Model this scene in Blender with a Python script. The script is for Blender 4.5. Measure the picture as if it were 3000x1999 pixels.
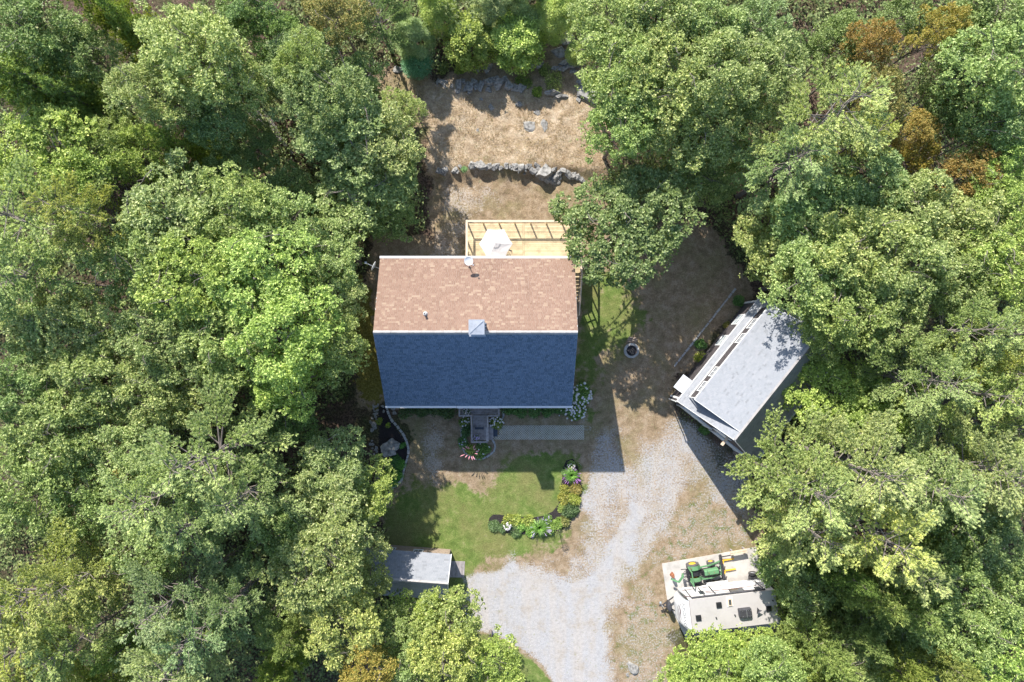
import bpy, math, random
import numpy as np
from mathutils import Vector, Matrix
R = math.radians
rnd = random.Random(7)
for o in list(bpy.data.objects): bpy.data.objects.remove(o)
S = bpy.context.scene
C = S.collection
PXM = 36.0                      # photograph pixels per metre on the ground
H = 2000.0 / PXM                # camera height, metres

# ---------------------------------------------------------------- camera, sky, sun
cd = bpy.data.cameras.new('camera'); cam = bpy.data.objects.new('camera', cd); C.objects.link(cam)
cam.location = (0, 0, H); cam.rotation_euler = (0, 0, 0)
cd.sensor_width = 36; cd.lens = 24; cd.clip_start = 0.5; cd.clip_end = 1500
S.camera = cam
SUN_EL = R(36.7); SUN_AZ = math.atan2(-0.388, 0.922)      # azimuth clockwise from +Y
w = bpy.data.worlds.new('World'); S.world = w; w.use_nodes = True
nt = w.node_tree; nt.nodes.clear()
sky = nt.nodes.new('ShaderNodeTexSky'); sky.sky_type = 'NISHITA'; sky.sun_disc = False
sky.sun_elevation = SUN_EL; sky.sun_rotation = SUN_AZ; sky.air_density = 1.0; sky.dust_density = 0.6; sky.ozone_density = 1.0
bg = nt.nodes.new('ShaderNodeBackground'); bg.inputs['Strength'].default_value = 0.145
wo = nt.nodes.new('ShaderNodeOutputWorld')
nt.links.new(sky.outputs[0], bg.inputs[0]); nt.links.new(bg.outputs[0], wo.inputs[0])
sl = bpy.data.lights.new('sun', 'SUN'); sl.energy = 5.0; sl.angle = R(0.5); sl.color = (1.0, 0.95, 0.87)
so = bpy.data.objects.new('sun', sl); C.objects.link(so)
sd = Vector((math.sin(SUN_AZ) * math.cos(SUN_EL), math.cos(SUN_AZ) * math.cos(SUN_EL), math.sin(SUN_EL)))
so.rotation_euler = sd.to_track_quat('Z', 'Y').to_euler(); so.location = (0, 0, 80)
S.view_settings.view_transform = 'Standard'; S.view_settings.look = 'None'
S.view_settings.exposure = 0.78; S.view_settings.gamma = 1.0; S.view_settings.use_curve_mapping = False
S.render.engine = 'CYCLES'
S.cycles.max_bounces = 6; S.cycles.transparent_max_bounces = 4

# ---------------------------------------------------------------- helpers
def sstep(a, b, x):
    t = np.clip((x - a) / (b - a), 0, 1); return t * t * (3 - 2 * t)
def zg(x, y):
    """ground height"""
    x = np.asarray(x, float); y = np.asarray(y, float)
    t = 0.5 * sstep(12.9, 14.2, y) * sstep(-11, -7, x) * sstep(14, 10, x)
    und = 0.09 * (np.sin(x * .9 + 1.3 * np.sin(y * .31)) * np.cos(y * .7 + x * .2)) + .04 * np.sin(x * 2.7 + y * 1.9) * np.sin(y * 3.1 - x)
    far = np.maximum(sstep(8, 12, y), np.maximum(sstep(-10, -14, x), np.maximum(sstep(20, 25, x) , 0)))
    return t + und * far
def W(px, py, h=0.0):
    """plan position of a point seen at photo pixel px,py and standing h above datum"""
    k = (1 - h / H) / PXM
    return Vector(((px - 1500) * k, -(py - 1000) * k, h))
def G(px, py):
    p = W(px, py); z = float(zg(p.x, p.y)); p = W(px, py, z); return p
def tag(o, label=None, cat=None, group=None, kind=None):
    if label: o['label'] = label
    if cat: o['category'] = cat
    if group: o['group'] = group
    if kind: o['kind'] = kind
    return o
def thing(name, loc, label, cat, group=None, rz=0.0):
    o = bpy.data.objects.new(name, None); o.empty_display_size = .3
    C.objects.link(o); o.location = loc; o.rotation_euler = (0, 0, rz)
    return tag(o, label, cat, group)
class MB:
    def __init__(s): s.v = []; s.f = []; s.t = []; s.m = []; s.cm = 0
    def add(s, vs, fs, tint=None):
        n = len(s.v); s.v += [tuple(v) for v in vs]
        for f in fs:
            s.f.append(tuple(i + n for i in f)); s.t.append(rnd.random() if tint is None else tint); s.m.append(s.cm)
        return s
    def box(s, x0, x1, y0, y1, z0, z1, tint=None):
        t = rnd.random() if tint is None else tint
        return s.add([(x0,y0,z0),(x1,y0,z0),(x1,y1,z0),(x0,y1,z0),(x0,y0,z1),(x1,y0,z1),(x1,y1,z1),(x0,y1,z1)],
              [(3,2,1,0),(4,5,6,7),(0,1,5,4),(1,2,6,5),(2,3,7,6),(3,0,4,7)], t)
    def beam(s, p, q, wd, ht, tint=None, up=(0,0,1)):
        p = Vector(p); q = Vector(q); d = (q - p).normalized(); u = Vector(up)
        if abs(d.dot(u)) > .98: u = Vector((0,1,0))
        a = d.cross(u).normalized() * wd / 2; b = a.cross(d).normalized() * ht / 2
        t = rnd.random() if tint is None else tint
        vs = [p-a-b, p+a-b, p+a+b, p-a+b, q-a-b, q+a-b, q+a+b, q-a+b]
        return s.add(vs, [(0,1,2,3),(7,6,5,4),(0,4,5,1),(1,5,6,2),(2,6,7,3),(3,7,4,0)], t)
    def tube(s, pts, rad, n=8, cap=True, tint=None):
        pts = [Vector(p) for p in pts]
        if not hasattr(rad, '__len__'): rad = [rad] * len(pts)
        base = len(s.v); t = rnd.random() if tint is None else tint
        vs = []; fs = []
        for i, p in enumerate(pts):
            d = (pts[min(i+1, len(pts)-1)] - pts[max(i-1, 0)]).normalized()
            u = Vector((0,0,1)) if abs(d.z) < .9 else Vector((1,0,0))
            a = d.cross(u).normalized(); b = a.cross(d).normalized()
            for k in range(n):
                an = 2*math.pi*k/n; vs.append(p + (a*math.cos(an) + b*math.sin(an))*rad[i])
        for i in range(len(pts)-1):
            for k in range(n):
                k2 = (k+1) % n; fs.append((i*n+k, i*n+k2, (i+1)*n+k2, (i+1)*n+k))
        if cap: fs.append(tuple(range(n))[::-1]); fs.append(tuple((len(pts)-1)*n+k for k in range(n)))
        return s.add(vs, fs, t)
    def prism(s, poly, z0, z1, tint=None):
        n = len(poly); t = rnd.random() if tint is None else tint
        vs = [(p[0], p[1], z0) for p in poly] + [(p[0], p[1], z1) for p in poly]
        fs = [tuple(range(n))[::-1], tuple(range(n, 2*n))] + [(i, (i+1)%n, n+(i+1)%n, n+i) for i in range(n)]
        return s.add(vs, fs, t)
    def extr(s, poly, d, tint=None):
        """extrude any planar 3-d polygon by vector d"""
        n = len(poly); t = rnd.random() if tint is None else tint; d = Vector(d)
        vs = [Vector(p) for p in poly] + [Vector(p) + d for p in poly]
        fs = [tuple(range(n))[::-1], tuple(range(n, 2*n))] + [(i, (i+1)%n, n+(i+1)%n, n+i) for i in range(n)]
        return s.add(vs, fs, t)
    def disc(s, c, r, h, n=16, tint=None, rb=None):
        rb = r if rb is None else rb
        return s.tube([c, (c[0], c[1], c[2]+h)], [rb, r], n, True, tint)
    def build(s, name, mat, parent=None, smooth=False, loc=None, org=None):
        me = bpy.data.meshes.new(name)
        vs = s.v if org is None else [(a-org[0], b-org[1], c-org[2]) for a, b, c in s.v]
        me.from_pydata(vs, [], s.f); me.update()
        at = me.attributes.new('tint', 'FLOAT', 'FACE'); at.data.foreach_set('value', s.t)
        for m in (mat if isinstance(mat, (list, tuple)) else [mat]): me.materials.append(m)
        me.polygons.foreach_set('material_index', s.m)
        if smooth: me.polygons.foreach_set('use_smooth', [True]*len(s.f))
        o = bpy.data.objects.new(name, me); C.objects.link(o)
        if parent: o.parent = parent
        if loc is not None: o.location = loc
        return o
def dup(root, loc, rz=0, scale=None, label=None, group=None):
    c = root.copy(); C.objects.link(c); c.location = loc; c.rotation_euler = (0,0,rz)
    if scale: c.scale = scale
    if label: c['label'] = label
    if group: c['group'] = group
    for ch in list(root.children):
        d = ch.copy(); C.objects.link(d); d.parent = c
        for g in list(ch.children):
            e = g.copy(); C.objects.link(e); e.parent = d
    return c
def quads_mesh(name, verts, nper, tint, mats, midx=None):
    """fast mesh from an (n*nper,3) array of separate faces"""
    n = len(verts) // nper
    me = bpy.data.meshes.new(name)
    me.vertices.add(n*nper); me.vertices.foreach_set('co', np.ascontiguousarray(verts, dtype=np.float32).ravel())
    me.loops.add(n*nper); me.loops.foreach_set('vertex_index', np.arange(n*nper, dtype=np.int32))
    me.polygons.add(n); me.polygons.foreach_set('loop_start', np.arange(0, n*nper, nper, dtype=np.int32))
    try: me.polygons.foreach_set('loop_total', np.full(n, nper, dtype=np.int32))
    except Exception: pass
    at = me.attributes.new('tint', 'FLOAT', 'FACE'); at.data.foreach_set('value', np.asarray(tint, dtype=np.float32))
    for m in mats: me.materials.append(m)
    if midx is not None: me.polygons.foreach_set('material_index', np.asarray(midx, dtype=np.int32))
    me.update(); me.validate()
    return me

# ---------------------------------------------------------------- materials
def newmat(name):
    m = bpy.data.materials.new(name); m.use_nodes = True
    n = m.node_tree; b = n.nodes['Principled BSDF']; return m, n, b
def N(n, t, **k):
    x = n.nodes.new(t)
    for a, v in k.items(): setattr(x, a, v)
    return x
def mixc(n, f, a, b, mode='MIX'):
    x = N(n, 'ShaderNodeMix', data_type='RGBA', blend_type=mode)
    for sock, v in ((x.inputs[0], f), (x.inputs[6], a), (x.inputs[7], b)):
        if isinstance(v, (int, float)): sock.default_value = v
        elif isinstance(v, tuple): sock.default_value = (*v, 1) if len(v) == 3 else v
        else: n.links.new(v, sock)
    return x.outputs[2]
def math_(n, op, a, b=None, clamp=False):
    x = N(n, 'ShaderNodeMath', operation=op, use_clamp=clamp)
    for i, v in enumerate((a, b)):
        if v is None: continue
        if isinstance(v, (int, float)): x.inputs[i].default_value = v
        else: n.links.new(v, x.inputs[i])
    return x.outputs[0]
def noise(n, scale, detail=4, rough=.55, vec=None, dist=0):
    x = N(n, 'ShaderNodeTexNoise'); x.inputs['Scale'].default_value = scale
    x.inputs['Detail'].default_value = detail; x.inputs['Roughness'].default_value = rough; x.inputs['Distortion'].default_value = dist
    if vec is not None: n.links.new(vec, x.inputs['Vector'])
    return x.outputs['Fac']
def ramp(n, f, stops, const=False):
    x = N(n, 'ShaderNodeValToRGB'); n.links.new(f, x.inputs[0]); e = x.color_ramp.elements
    if const: x.color_ramp.interpolation = 'CONSTANT'
    while len(e) < len(stops): e.new(.5)
    for i, (p, c) in enumerate(stops): e[i].position = p; e[i].color = (*c, 1) if len(c) == 3 else c
    return x.outputs[0]
def coord(n, kind='Object'):
    return N(n, 'ShaderNodeTexCoord').outputs[kind]
def bump(n, b, h, st=.4, d=.02):
    x = N(n, 'ShaderNodeBump'); x.inputs['Strength'].default_value = st; x.inputs['Distance'].default_value = d
    n.links.new(h, x.inputs['Height']); n.links.new(x.outputs[0], b.inputs['Normal'])
def attr(n, name='tint'):
    x = N(n, 'ShaderNodeAttribute'); x.attribute_name = name; return x
def simple(name, col, rough=.6, metal=0, var=.12, scale=4, bmp=.15, tintv=0.0, spec=.4):
    m, n, b = newmat(name); co = coord(n)
    f = noise(n, scale, 6, .6, co)
    c2 = tuple(max(0, c*(1-var*2)) for c in col); c3 = tuple(min(1, c*(1+var)) for c in col)
    cc = ramp(n, f, [(.25, c2), (.5, col), (.8, c3)])
    if tintv:
        t = math_(n, 'ADD', math_(n, 'MULTIPLY', attr(n).outputs['Fac'], 2*tintv), 1 - tintv)
        cm = N(n, 'ShaderNodeCombineColor'); [n.links.new(t, cm.inputs[i]) for i in range(3)]
        cc = mixc(n, 1.0, cc, cm.outputs[0], 'MULTIPLY')
    n.links.new(cc, b.inputs['Base Color'])
    b.inputs['Roughness'].default_value = rough; b.inputs['Metallic'].default_value = metal
    b.inputs['Specular IOR Level'].default_value = spec
    if bmp: bump(n, b, noise(n, scale*12, 4, .6, co), bmp, .01)
    return m
def shingle_mat(name, stops, stain=(.5,.5,.5), stain_amt=.4, rough=.9, cov=.5):
    m, n, b = newmat(name); co = coord(n)
    c = ramp(n, attr(n).outputs['Fac'], stops)
    g = noise(n, 60, 3, .7, co)
    c = mixc(n, .35, c, ramp(n, g, [(.3, (.3,.3,.3)), (.7, (1,1,1))]), 'MULTIPLY')
    mp = N(n, 'ShaderNodeMapping'); mp.inputs['Scale'].default_value = (1, .45, .45); n.links.new(co, mp.inputs[0])
    s = noise(n, .55, 7, .66, mp.outputs[0], .6)
    s = ramp(n, s, [(cov, (0,0,0)), (cov+.22, (1,1,1))])
    c = mixc(n, math_(n, 'MULTIPLY', s, stain_amt), c, stain, 'MULTIPLY')
    n.links.new(c, b.inputs['Base Color']); b.inputs['Roughness'].default_value = rough
    b.inputs['Specular IOR Level'].default_value = .25
    bump(n, b, g, .3, .01)
    return m
def leaf_mat(name, c0, c1, c2, trans=.3, rough=.55, spec=.3):
    """colour by leaf tint, by object colour (kind of tree)"""
    m, n, b = newmat(name)
    c = ramp(n, attr(n).outputs['Fac'], [(0, c0), (.55, c1), (1, c2)])
    f = noise(n, .9, 3, .5, coord(n))
    c = mixc(n, .45, c, ramp(n, f, [(.35, (.62,.66,.55)), (.68, (1.1,1.06,.9))]), 'MULTIPLY')
    oi = N(n, 'ShaderNodeObjectInfo')
    c = mixc(n, 1.0, c, oi.outputs['Color'], 'MULTIPLY')
    n.links.new(c, b.inputs['Base Color']); b.inputs['Roughness'].default_value = rough; b.inputs['Specular IOR Level'].default_value = spec
    tr = N(n, 'ShaderNodeBsdfTranslucent'); n.links.new(mixc(n, 1.0, c, (1.25,1.25,.55), 'MULTIPLY'), tr.inputs[0])
    mx = N(n, 'ShaderNodeMixShader'); mx.inputs[0].default_value = trans
    out = n.nodes['Material Output']
    n.links.new(b.outputs[0], mx.inputs[1]); n.links.new(tr.outputs[0], mx.inputs[2]); n.links.new(mx.outputs[0], out.inputs[0])
    return m
M = {}
M['oak'] = leaf_mat('oak_leaves', (.11,.17,.055), (.37,.46,.16), (.74,.78,.40), .3, .5, .4)
M['pine'] = leaf_mat('pine_needles', (.20,.28,.12), (.50,.59,.28), (.78,.82,.47), .24, .65, .25)
M['cedar'] = leaf_mat('cedar_sprays', (.12,.18,.06), (.30,.39,.14), (.54,.61,.26), .28, .75, .2)
M['autumn'] = leaf_mat('turning_leaves', (.20,.23,.08), (.40,.34,.13), (.62,.46,.20), .3)
M['bark'] = simple('bark', (.20,.17,.15), .9, 0, .3, 3, .5)
M['deadwood'] = simple('dead_wood', (.40,.37,.35), .9, 0, .2, 3, .3)
M['rock'] = simple('lichened_rock', (.30,.29,.275), .9, 0, .42, 2.6, 1.0)
M['edge'] = simple('edging_stone', (.42,.41,.40), .85, 0, .15, 5, .3, .15)
M['roof_tan'] = shingle_mat('brown_shingles', [(0,(.265,.17,.125)),(.5,(.30,.195,.145)),(.8,(.325,.215,.16)),(.92,(.37,.26,.19)),(1,(.41,.30,.22))], (.6,.57,.57), .4, .9, .5)
M['roof_blue'] = shingle_mat('slate_blue_shingles', [(0,(.095,.145,.215)),(.25,(.12,.175,.26)),(.6,(.14,.20,.295)),(1,(.165,.23,.33))], (.8,.84,.88), .25, .9, .45)
M['roof_grey'] = shingle_mat('pale_grey_shingles', [(0,(.24,.25,.27)),(.1,(.285,.30,.33)),(.6,(.305,.32,.35)),(1,(.335,.345,.375))], (.7,.68,.68), .5, .9, .55)
M['white'] = simple('white_trim', (.70,.70,.70), .5, 0, .03, 3, .02)
M['siding'] = simple('pale_siding', (.55,.55,.54), .7, 0, .08, 2, .1)
M['darksiding'] = simple('dark_shingle_siding', (.075,.065,.068), .9, 0, .5, 9, .8)
M['glass'] = simple('window_glass', (.06,.07,.08), .12, 0, .05, 2, 0, 0, .8)
M['paleglass'] = simple('pale_window_glass', (.45,.5,.52), .15, 0, .1, 2, 0, 0, .8)
M['metal'] = simple('galvanised_metal', (.55,.57,.60), .4, .6, .08, 4, .05)
M['flash'] = simple('chimney_cap_paint', (.50,.55,.62), .5, .2, .05, 4, .05)
M['pine_wood'] = simple('new_deck_wood', (.56,.44,.27), .75, 0, .22, 2.2, .2, .2)
M['rail_wood'] = simple('rail_wood', (.68,.53,.40), .7, 0, .1, 3, .2, .06)
M['grey_wood'] = simple('weathered_wood', (.33,.30,.30), .85, 0, .22, 5, .35, .14)
M['canvas'] = simple('cream_canvas', (.64,.60,.58), .8, 0, .02, 3, .05)
M['black'] = simple('black_plastic', (.025,.026,.03), .5, 0, .2, 4, .05)
M['dark'] = simple('dark_metal', (.07,.07,.08), .5, .3, .2, 4, .1)
M['rubber'] = simple('rubber', (.11,.105,.105), .85, 0, .2, 6, .3)
M['green'] = simple('tractor_green', (.12,.27,.13), .5, 0, .1, 3, .05)
M['yellow'] = simple('tractor_yellow', (.80,.47,.04), .5, 0, .08, 4, .05)
M['rv'] = simple('camper_white', (.66,.655,.65), .4, 0, .05, 2, 0)
M['rvroof'] = simple('camper_roof_membrane', (.47,.445,.43), .7, 0, .06, 1.2, .03)
M['maroon'] = simple('maroon_decal', (.12,.04,.045), .5, 0, .1, 2, 0)
M['decal'] = simple('brown_grey_decal', (.16,.12,.125), .5, 0, .15, 3, 0)
M['rust'] = simple('rusty_iron', (.30,.12,.06), .9, 0, .3, 6, .4)
M['concrete'] = simple('concrete', (.52,.49,.455), .85, 0, .18, .9, .3)
M['soil'] = simple('dark_mulch', (.035,.03,.03), .95, 0, .5, 14, 1.0)
M['mat'] = simple('blue_grey_mat', (.07,.085,.12), .9, 0, .2, 20, .4)
M['log'] = simple('split_firewood', (.36,.28,.22), .9, 0, .25, 5, .5, .25)
M['char'] = simple('charred_wood', (.10,.09,.09), .95, 0, .5, 6, .5, .4)
M['petal_w'] = simple('white_petals', (.80,.74,.76), .6, 0, .05, 5, 0)
M['petal_p'] = simple('purple_petals', (.42,.18,.50), .6, 0, .2, 5, 0)
M['petal_pk'] = simple('pink_petals', (.78,.34,.40), .6, 0, .1, 5, 0)
M['petal_l'] = simple('lilac_petals', (.52,.42,.66), .6, 0, .1, 5, 0)
M['paver'] = simple('grid_paver_concrete', (.66,.66,.60), .9, 0, .15, 6, .3, .1)
M['straw'] = leaf_mat('straw_blades', (.40,.29,.15), (.55,.41,.23), (.70,.56,.34), .2, .8)
M['litterleaf'] = leaf_mat('understory_leaves', (.08,.11,.04), (.18,.24,.085), (.34,.38,.16), .25)
# ---------------------------------------------------------------- ground
def axis(lo, hi, st, outer):
    a = list(np.arange(lo, hi + 1e-6, st)); l = [-o for o in outer[::-1]]; 
    return np.array([lo - o for o in outer[::-1]] + a + [hi + o for o in outer])
OUT = [1, 3, 7, 15, 30, 60, 120, 220]
gx = axis(-44, 44, .2, OUT); gy = axis(-30, 30, .2, OUT)
GX, GY = np.meshgrid(gx, gy); GZ = zg(GX, GY)
rs = np.random.RandomState(3)
def vnoise(x, y, sc, seed):
    r = np.random.RandomState(seed); g = r.rand(256, 256); x = x*sc + 500; y = y*sc + 500
    xi = np.floor(x).astype(int); yi = np.floor(y).astype(int); fx = x-xi; fy = y-yi
    fx = fx*fx*(3-2*fx); fy = fy*fy*(3-2*fy)
    q = lambda a, b: g[a % 256, b % 256]
    return (q(xi,yi)*(1-fx)+q(xi+1,yi)*fx)*(1-fy) + (q(xi,yi+1)*(1-fx)+q(xi+1,yi+1)*fx)*fy
def fbm(x, y, sc, seed, o=4):
    t = 0; a = .5
    for i in range(o): t = t + a*vnoise(x, y, sc*2**i, seed+i); a *= .5
    return t - .47
def sdist(poly):
    """signed distance (inside positive), metres, polygon in photo pixels on the ground"""
    P = [((a-1500)/PXM, -(b-1000)/PXM) for a, b in poly]
    d = np.full(GX.shape, 1e9); ins = np.zeros(GX.shape, bool)
    for i in range(len(P)):
        (x1,y1), (x2,y2) = P[i], P[(i+1) % len(P)]
        ex, ey = x2-x1, y2-y1; t = np.clip(((GX-x1)*ex+(GY-y1)*ey)/(ex*ex+ey*ey+1e-12), 0, 1)
        d = np.minimum(d, np.hypot(GX-x1-t*ex, GY-y1-t*ey))
        c = ((y1 > GY) != (y2 > GY)) & (GX < (x2-x1)*(GY-y1)/(y2-y1+1e-12)+x1); ins ^= c
    return np.where(ins, d, -d)
def zone(poly, soft=.5, wob=1.0, seed=1, sc=.8):
    return sstep(-soft, soft, sdist(poly) + wob*fbm(GX, GY, sc, seed)*2)
P_gravel = [(1640,2040),(1588,1962),(1520,1902),(1445,1868),(1395,1850),(1372,1765),(1378,1700),(1400,1672),(1470,1640),(1560,1615),(1650,1640),(1690,1600),(1700,1500),(1718,1400),(1730,1300),(1735,1235),(1830,1245),(1840,1330),(1905,1250),(1980,1192),(2080,1270),(2205,1365),(2225,1440),(2225,1540),(2170,1560),(2110,1500),(2050,1420),(2010,1460),(1960,1560),(1890,1680),(1820,1800),(1805,1900),(1795,2040)]
P_core = [(1640,2040),(1588,1962),(1520,1902),(1445,1868),(1395,1850),(1372,1765),(1378,1700),(1410,1680),(1500,1660),(1620,1690),(1740,1680),(1800,1560),(1850,1480),(1900,1500),(1850,1640),(1780,1760),(1780,1900),(1770,2040)]
P_lawn = [(1135,1480),(1180,1400),(1330,1420),(1420,1440),(1470,1330),(1640,1310),(1700,1330),(1700,1420),(1690,1480),(1650,1560),(1610,1620),(1480,1625),(1400,1660),(1376,1700),(1370,1760),(1340,1760),(1130,1640)]
P_wedge = [(1380,1850),(1445,1868),(1520,1902),(1588,1962),(1640,2040),(1380,2040)]
P_side = [(1690,800),(1760,780),(1850,860),(1900,920),(1860,990),(1800,1040),(1755,1050),(1745,1160),(1725,1230),(1690,1230)]
P_yard = [(1090,700),(1260,690),(1255,600),(1265,500),(1240,420),(1160,330),(1060,260),(1080,200),(1300,230),(1480,150),(1660,100),(1760,200),(1780,420),(1760,560),(1850,700),(2060,620),(2200,800),(2230,870),(2100,960),(1975,1120),(1990,1200),(2060,1310),(2210,1540),(2210,1620),(2300,1800),(2300,1900),(1985,1860),(1960,2040),(1600,2040),(1400,1990),(1380,1760),(1160,1640),(1120,1500),(1180,1380),(1190,1260),(1130,1190),(1060,1180),(1040,1000),(1040,850)]
P_straw = [(1235,250),(1400,240),(1560,250),(1680,270),(1770,290),(1770,520),(1700,500),(1560,480),(1420,478),(1260,505),(1255,400)]
P_bare = [(1320,560),(1420,510),(1460,560),(1400,620),(1380,680),(1360,760),(1270,740),(1300,640)]
P_pale = [(1240,1240),(1300,1240),(1300,1370),(1290,1420),(1250,1400),(1235,1330)]
P_front = [(1180,1200),(1345,1200),(1340,1370),(1460,1370),(1480,1300),(1720,1200),(1735,1300),(1700,1340),(1560,1330),(1450,1390),(1410,1470),(1320,1440),(1270,1410),(1200,1380)]
P_moss = [(1045,800),(1095,850),(1100,960),(1120,1100),(1130,1190),(1060,1180),(1030,1100),(1040,900)]
P_mulch = [(1110,1185),(1135,1195),(1150,1240),(1185,1290),(1197,1330),(1190,1370),(1176,1420),(1145,1440),(1110,1420),(1110,1300)]
P_mix = [(1850,1700),(1940,1560),(2000,1470),(2060,1420),(2210,1540),(2210,1620),(1940,1660),(1960,1800),(2000,1860),(1960,2040),(1810,2040),(1810,1880)]
grav = zone(P_gravel, 1.3, 1.6, 11, .7)*(.54+.5*fbm(GX,GY,.35,13)); core = zone(P_core, 1.1, 1.0, 12, .6)
G_ = np.clip(np.maximum(grav, core), 0, 1)
L_ = np.maximum(zone(P_lawn, 1.1, 1.2, 21, .5), np.maximum(zone(P_wedge, .4, .4, 22), zone(P_side, 1.2, 1.2, 23)*.9))
wedge = zone(P_wedge, .3, .3, 22); G_ = G_*(1-wedge)
L_ = L_*(1-.95*sstep(.3, .9, core))
mixz = zone(P_mix, 1.0, 1.5, 31); G_ = np.maximum(G_, mixz*.42); L_ = np.maximum(L_, mixz*.30)
Y_ = zone(P_yard, .9, 1.3, 41, .5)
S_ = zone(P_straw, .8, .8, 51)
B_ = np.maximum(zone(P_bare, 1.2, 2.4, 61, 1.0)*.52, zone(P_pale, .7, 1.0, 62, 1.2)*.55)
Mo_ = zone(P_moss, .8, 1.0, 71); Mu_ = zone(P_mulch, .15, .1, 81)
F_ = zone(P_front, .6, .8, 91)
L_ = L_*(1-.8*F_*sstep(1340, 1300, 1000-GY*PXM)) 
ctr = lambda a: a
OBJ = np.zeros(GX.shape, int)
inside = lambda poly: sdist(poly) > 0
Yin = inside(P_yard); OBJ[Yin] = 1; OBJ[inside(P_straw)] = 2; OBJ[inside(P_front)] = 1
OBJ[inside(P_lawn) | inside(P_wedge)] = 3; OBJ[inside(P_side)] = 3
OBJ[inside(P_gravel) | inside(P_core)] = 4; OBJ[inside(P_mulch)] = 5

gm, n, b = newmat('ground_cover')
geo = N(n, 'ShaderNodeNewGeometry'); pos = geo.outputs['Position']
za = attr(n, 'zone_a'); zb = attr(n, 'zone_b')
sa = N(n, 'ShaderNodeSeparateColor'); n.links.new(za.outputs['Color'], sa.inputs[0])
sb = N(n, 'ShaderNodeSeparateColor'); n.links.new(zb.outputs['Color'], sb.inputs[0])
n_big = noise(n, .35, 5, .6, pos); n_mid = noise(n, 1.6, 6, .65, pos); n_f = noise(n, 7, 5, .7, pos); n_s = noise(n, 26, 3, .7, pos)
n_vs = noise(n, 60, 2, .7, pos)
def thr(wt, nz, lo=.28, wd=.16, amp=1.0):
    """weight against noise -> ragged edge"""
    nz = math_(n, 'ADD', math_(n, 'MULTIPLY', nz, 2.6), -.8, True)
    e = math_(n, 'SUBTRACT', wt, math_(n, 'ADD', math_(n, 'MULTIPLY', nz, .86), .07))
    return math_(n, 'DIVIDE', math_(n, 'ADD', e, wd/2), wd, True)
def mr(f, a, b_, c, d):
    x = N(n, 'ShaderNodeMapRange'); n.links.new(f, x.inputs[0]); 
    for i, v in enumerate((a, b_, c, d)): x.inputs[i+1].default_value = v
    return x.outputs[0]
litter = ramp(n, n_f, [(.3, (.03,.02,.015)), (.5, (.10,.068,.05)), (.62, (.19,.13,.10)), (.78, (.36,.26,.20))])
litter = mixc(n, mr(n_big, .45, .62, 0, .75), litter, ramp(n, n_f, [(.35,(.025,.035,.012)), (.65,(.10,.12,.04))]))
tan = ramp(n, n_mid, [(.3, (.20,.145,.09)), (.5, (.33,.245,.16)), (.7, (.46,.36,.265))])
tan = mixc(n, mr(n_big, .47, .66, 0, .6), tan, (.24,.22,.10))
tan = mixc(n, .5, tan, ramp(n, n_s, [(.3, (.45,.45,.42)), (.65, (1.15,1.15,1.15))]), 'MULTIPLY')
straw = ramp(n, n_mid, [(.3, (.30,.215,.14)), (.5, (.47,.365,.255)), (.68, (.62,.51,.385))])
straw = mixc(n, .5, straw, ramp(n, n_f, [(.3, (.55,.5,.42)), (.65, (1.1,1.1,1.1))]), 'MULTIPLY')
lawn = ramp(n, n_mid, [(.25, (.085,.14,.03)), (.5, (.165,.23,.06)), (.75, (.30,.32,.12))])
lawn = mixc(n, mr(n_big, .42, .62, 0, .55), lawn, (.26,.22,.10))
lawn = mixc(n, .5, lawn, ramp(n, n_s, [(.3, (.25,.3,.25)), (.68, (1.35,1.3,1.25))]), 'MULTIPLY')
gravel = ramp(n, n_vs, [(.28, (.25,.248,.255)), (.5, (.42,.416,.428)), (.7, (.62,.615,.63))])
gravel = mixc(n, .4, gravel, ramp(n, n_mid, [(.3, (.80,.76,.72)), (.6, (1.05,1.05,1.06))]), 'MULTIPLY')
wm = N(n, 'ShaderNodeMapping'); wm.inputs['Scale'].default_value = (1.1, .12, 1); wm.inputs['Rotation'].default_value = (0,0,-.12); n.links.new(pos, wm.inputs[0])
trk = noise(n, 1, 4, .5, wm.outputs[0])
gravel = mixc(n, mr(trk, .42, .62, 0, .55), gravel, (.47,.425,.385))
gravel = mixc(n, mr(noise(n, .8, 7, .7, pos), .50, .62, 0, .6), gravel, (.37,.32,.265))
bare = ramp(n, n_f, [(.3, (.34,.285,.23)), (.6, (.54,.47,.41))])
mulch = ramp(n, n_s, [(.3, (.012,.011,.012)), (.7, (.06,.05,.05))])
moss = ramp(n, n_f, [(.3, (.09,.07,.02)), (.5, (.20,.18,.04)), (.7, (.33,.27,.10))])
yw = attr(n, 'yard').outputs['Fac']
c = mixc(n, thr(yw, n_mid), litter, tan)
c = mixc(n, thr(sa.outputs[2], n_mid), c, straw)
c = mixc(n, thr(sa.outputs[1], n_mid, wd=.35), c, lawn)
c = mixc(n, thr(sb.outputs[2], n_mid), c, moss)
bsp = N(n, 'ShaderNodeMix'); 
c = mixc(n, thr(sb.outputs[0], n_f, wd=.2), c, bare)
nmix = math_(n, 'ADD', math_(n, 'MULTIPLY', n_f, .55), math_(n, 'MULTIPLY', n_s, .45))
c = mixc(n, thr(sa.outputs[0], nmix, wd=.12), c, gravel)
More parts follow.
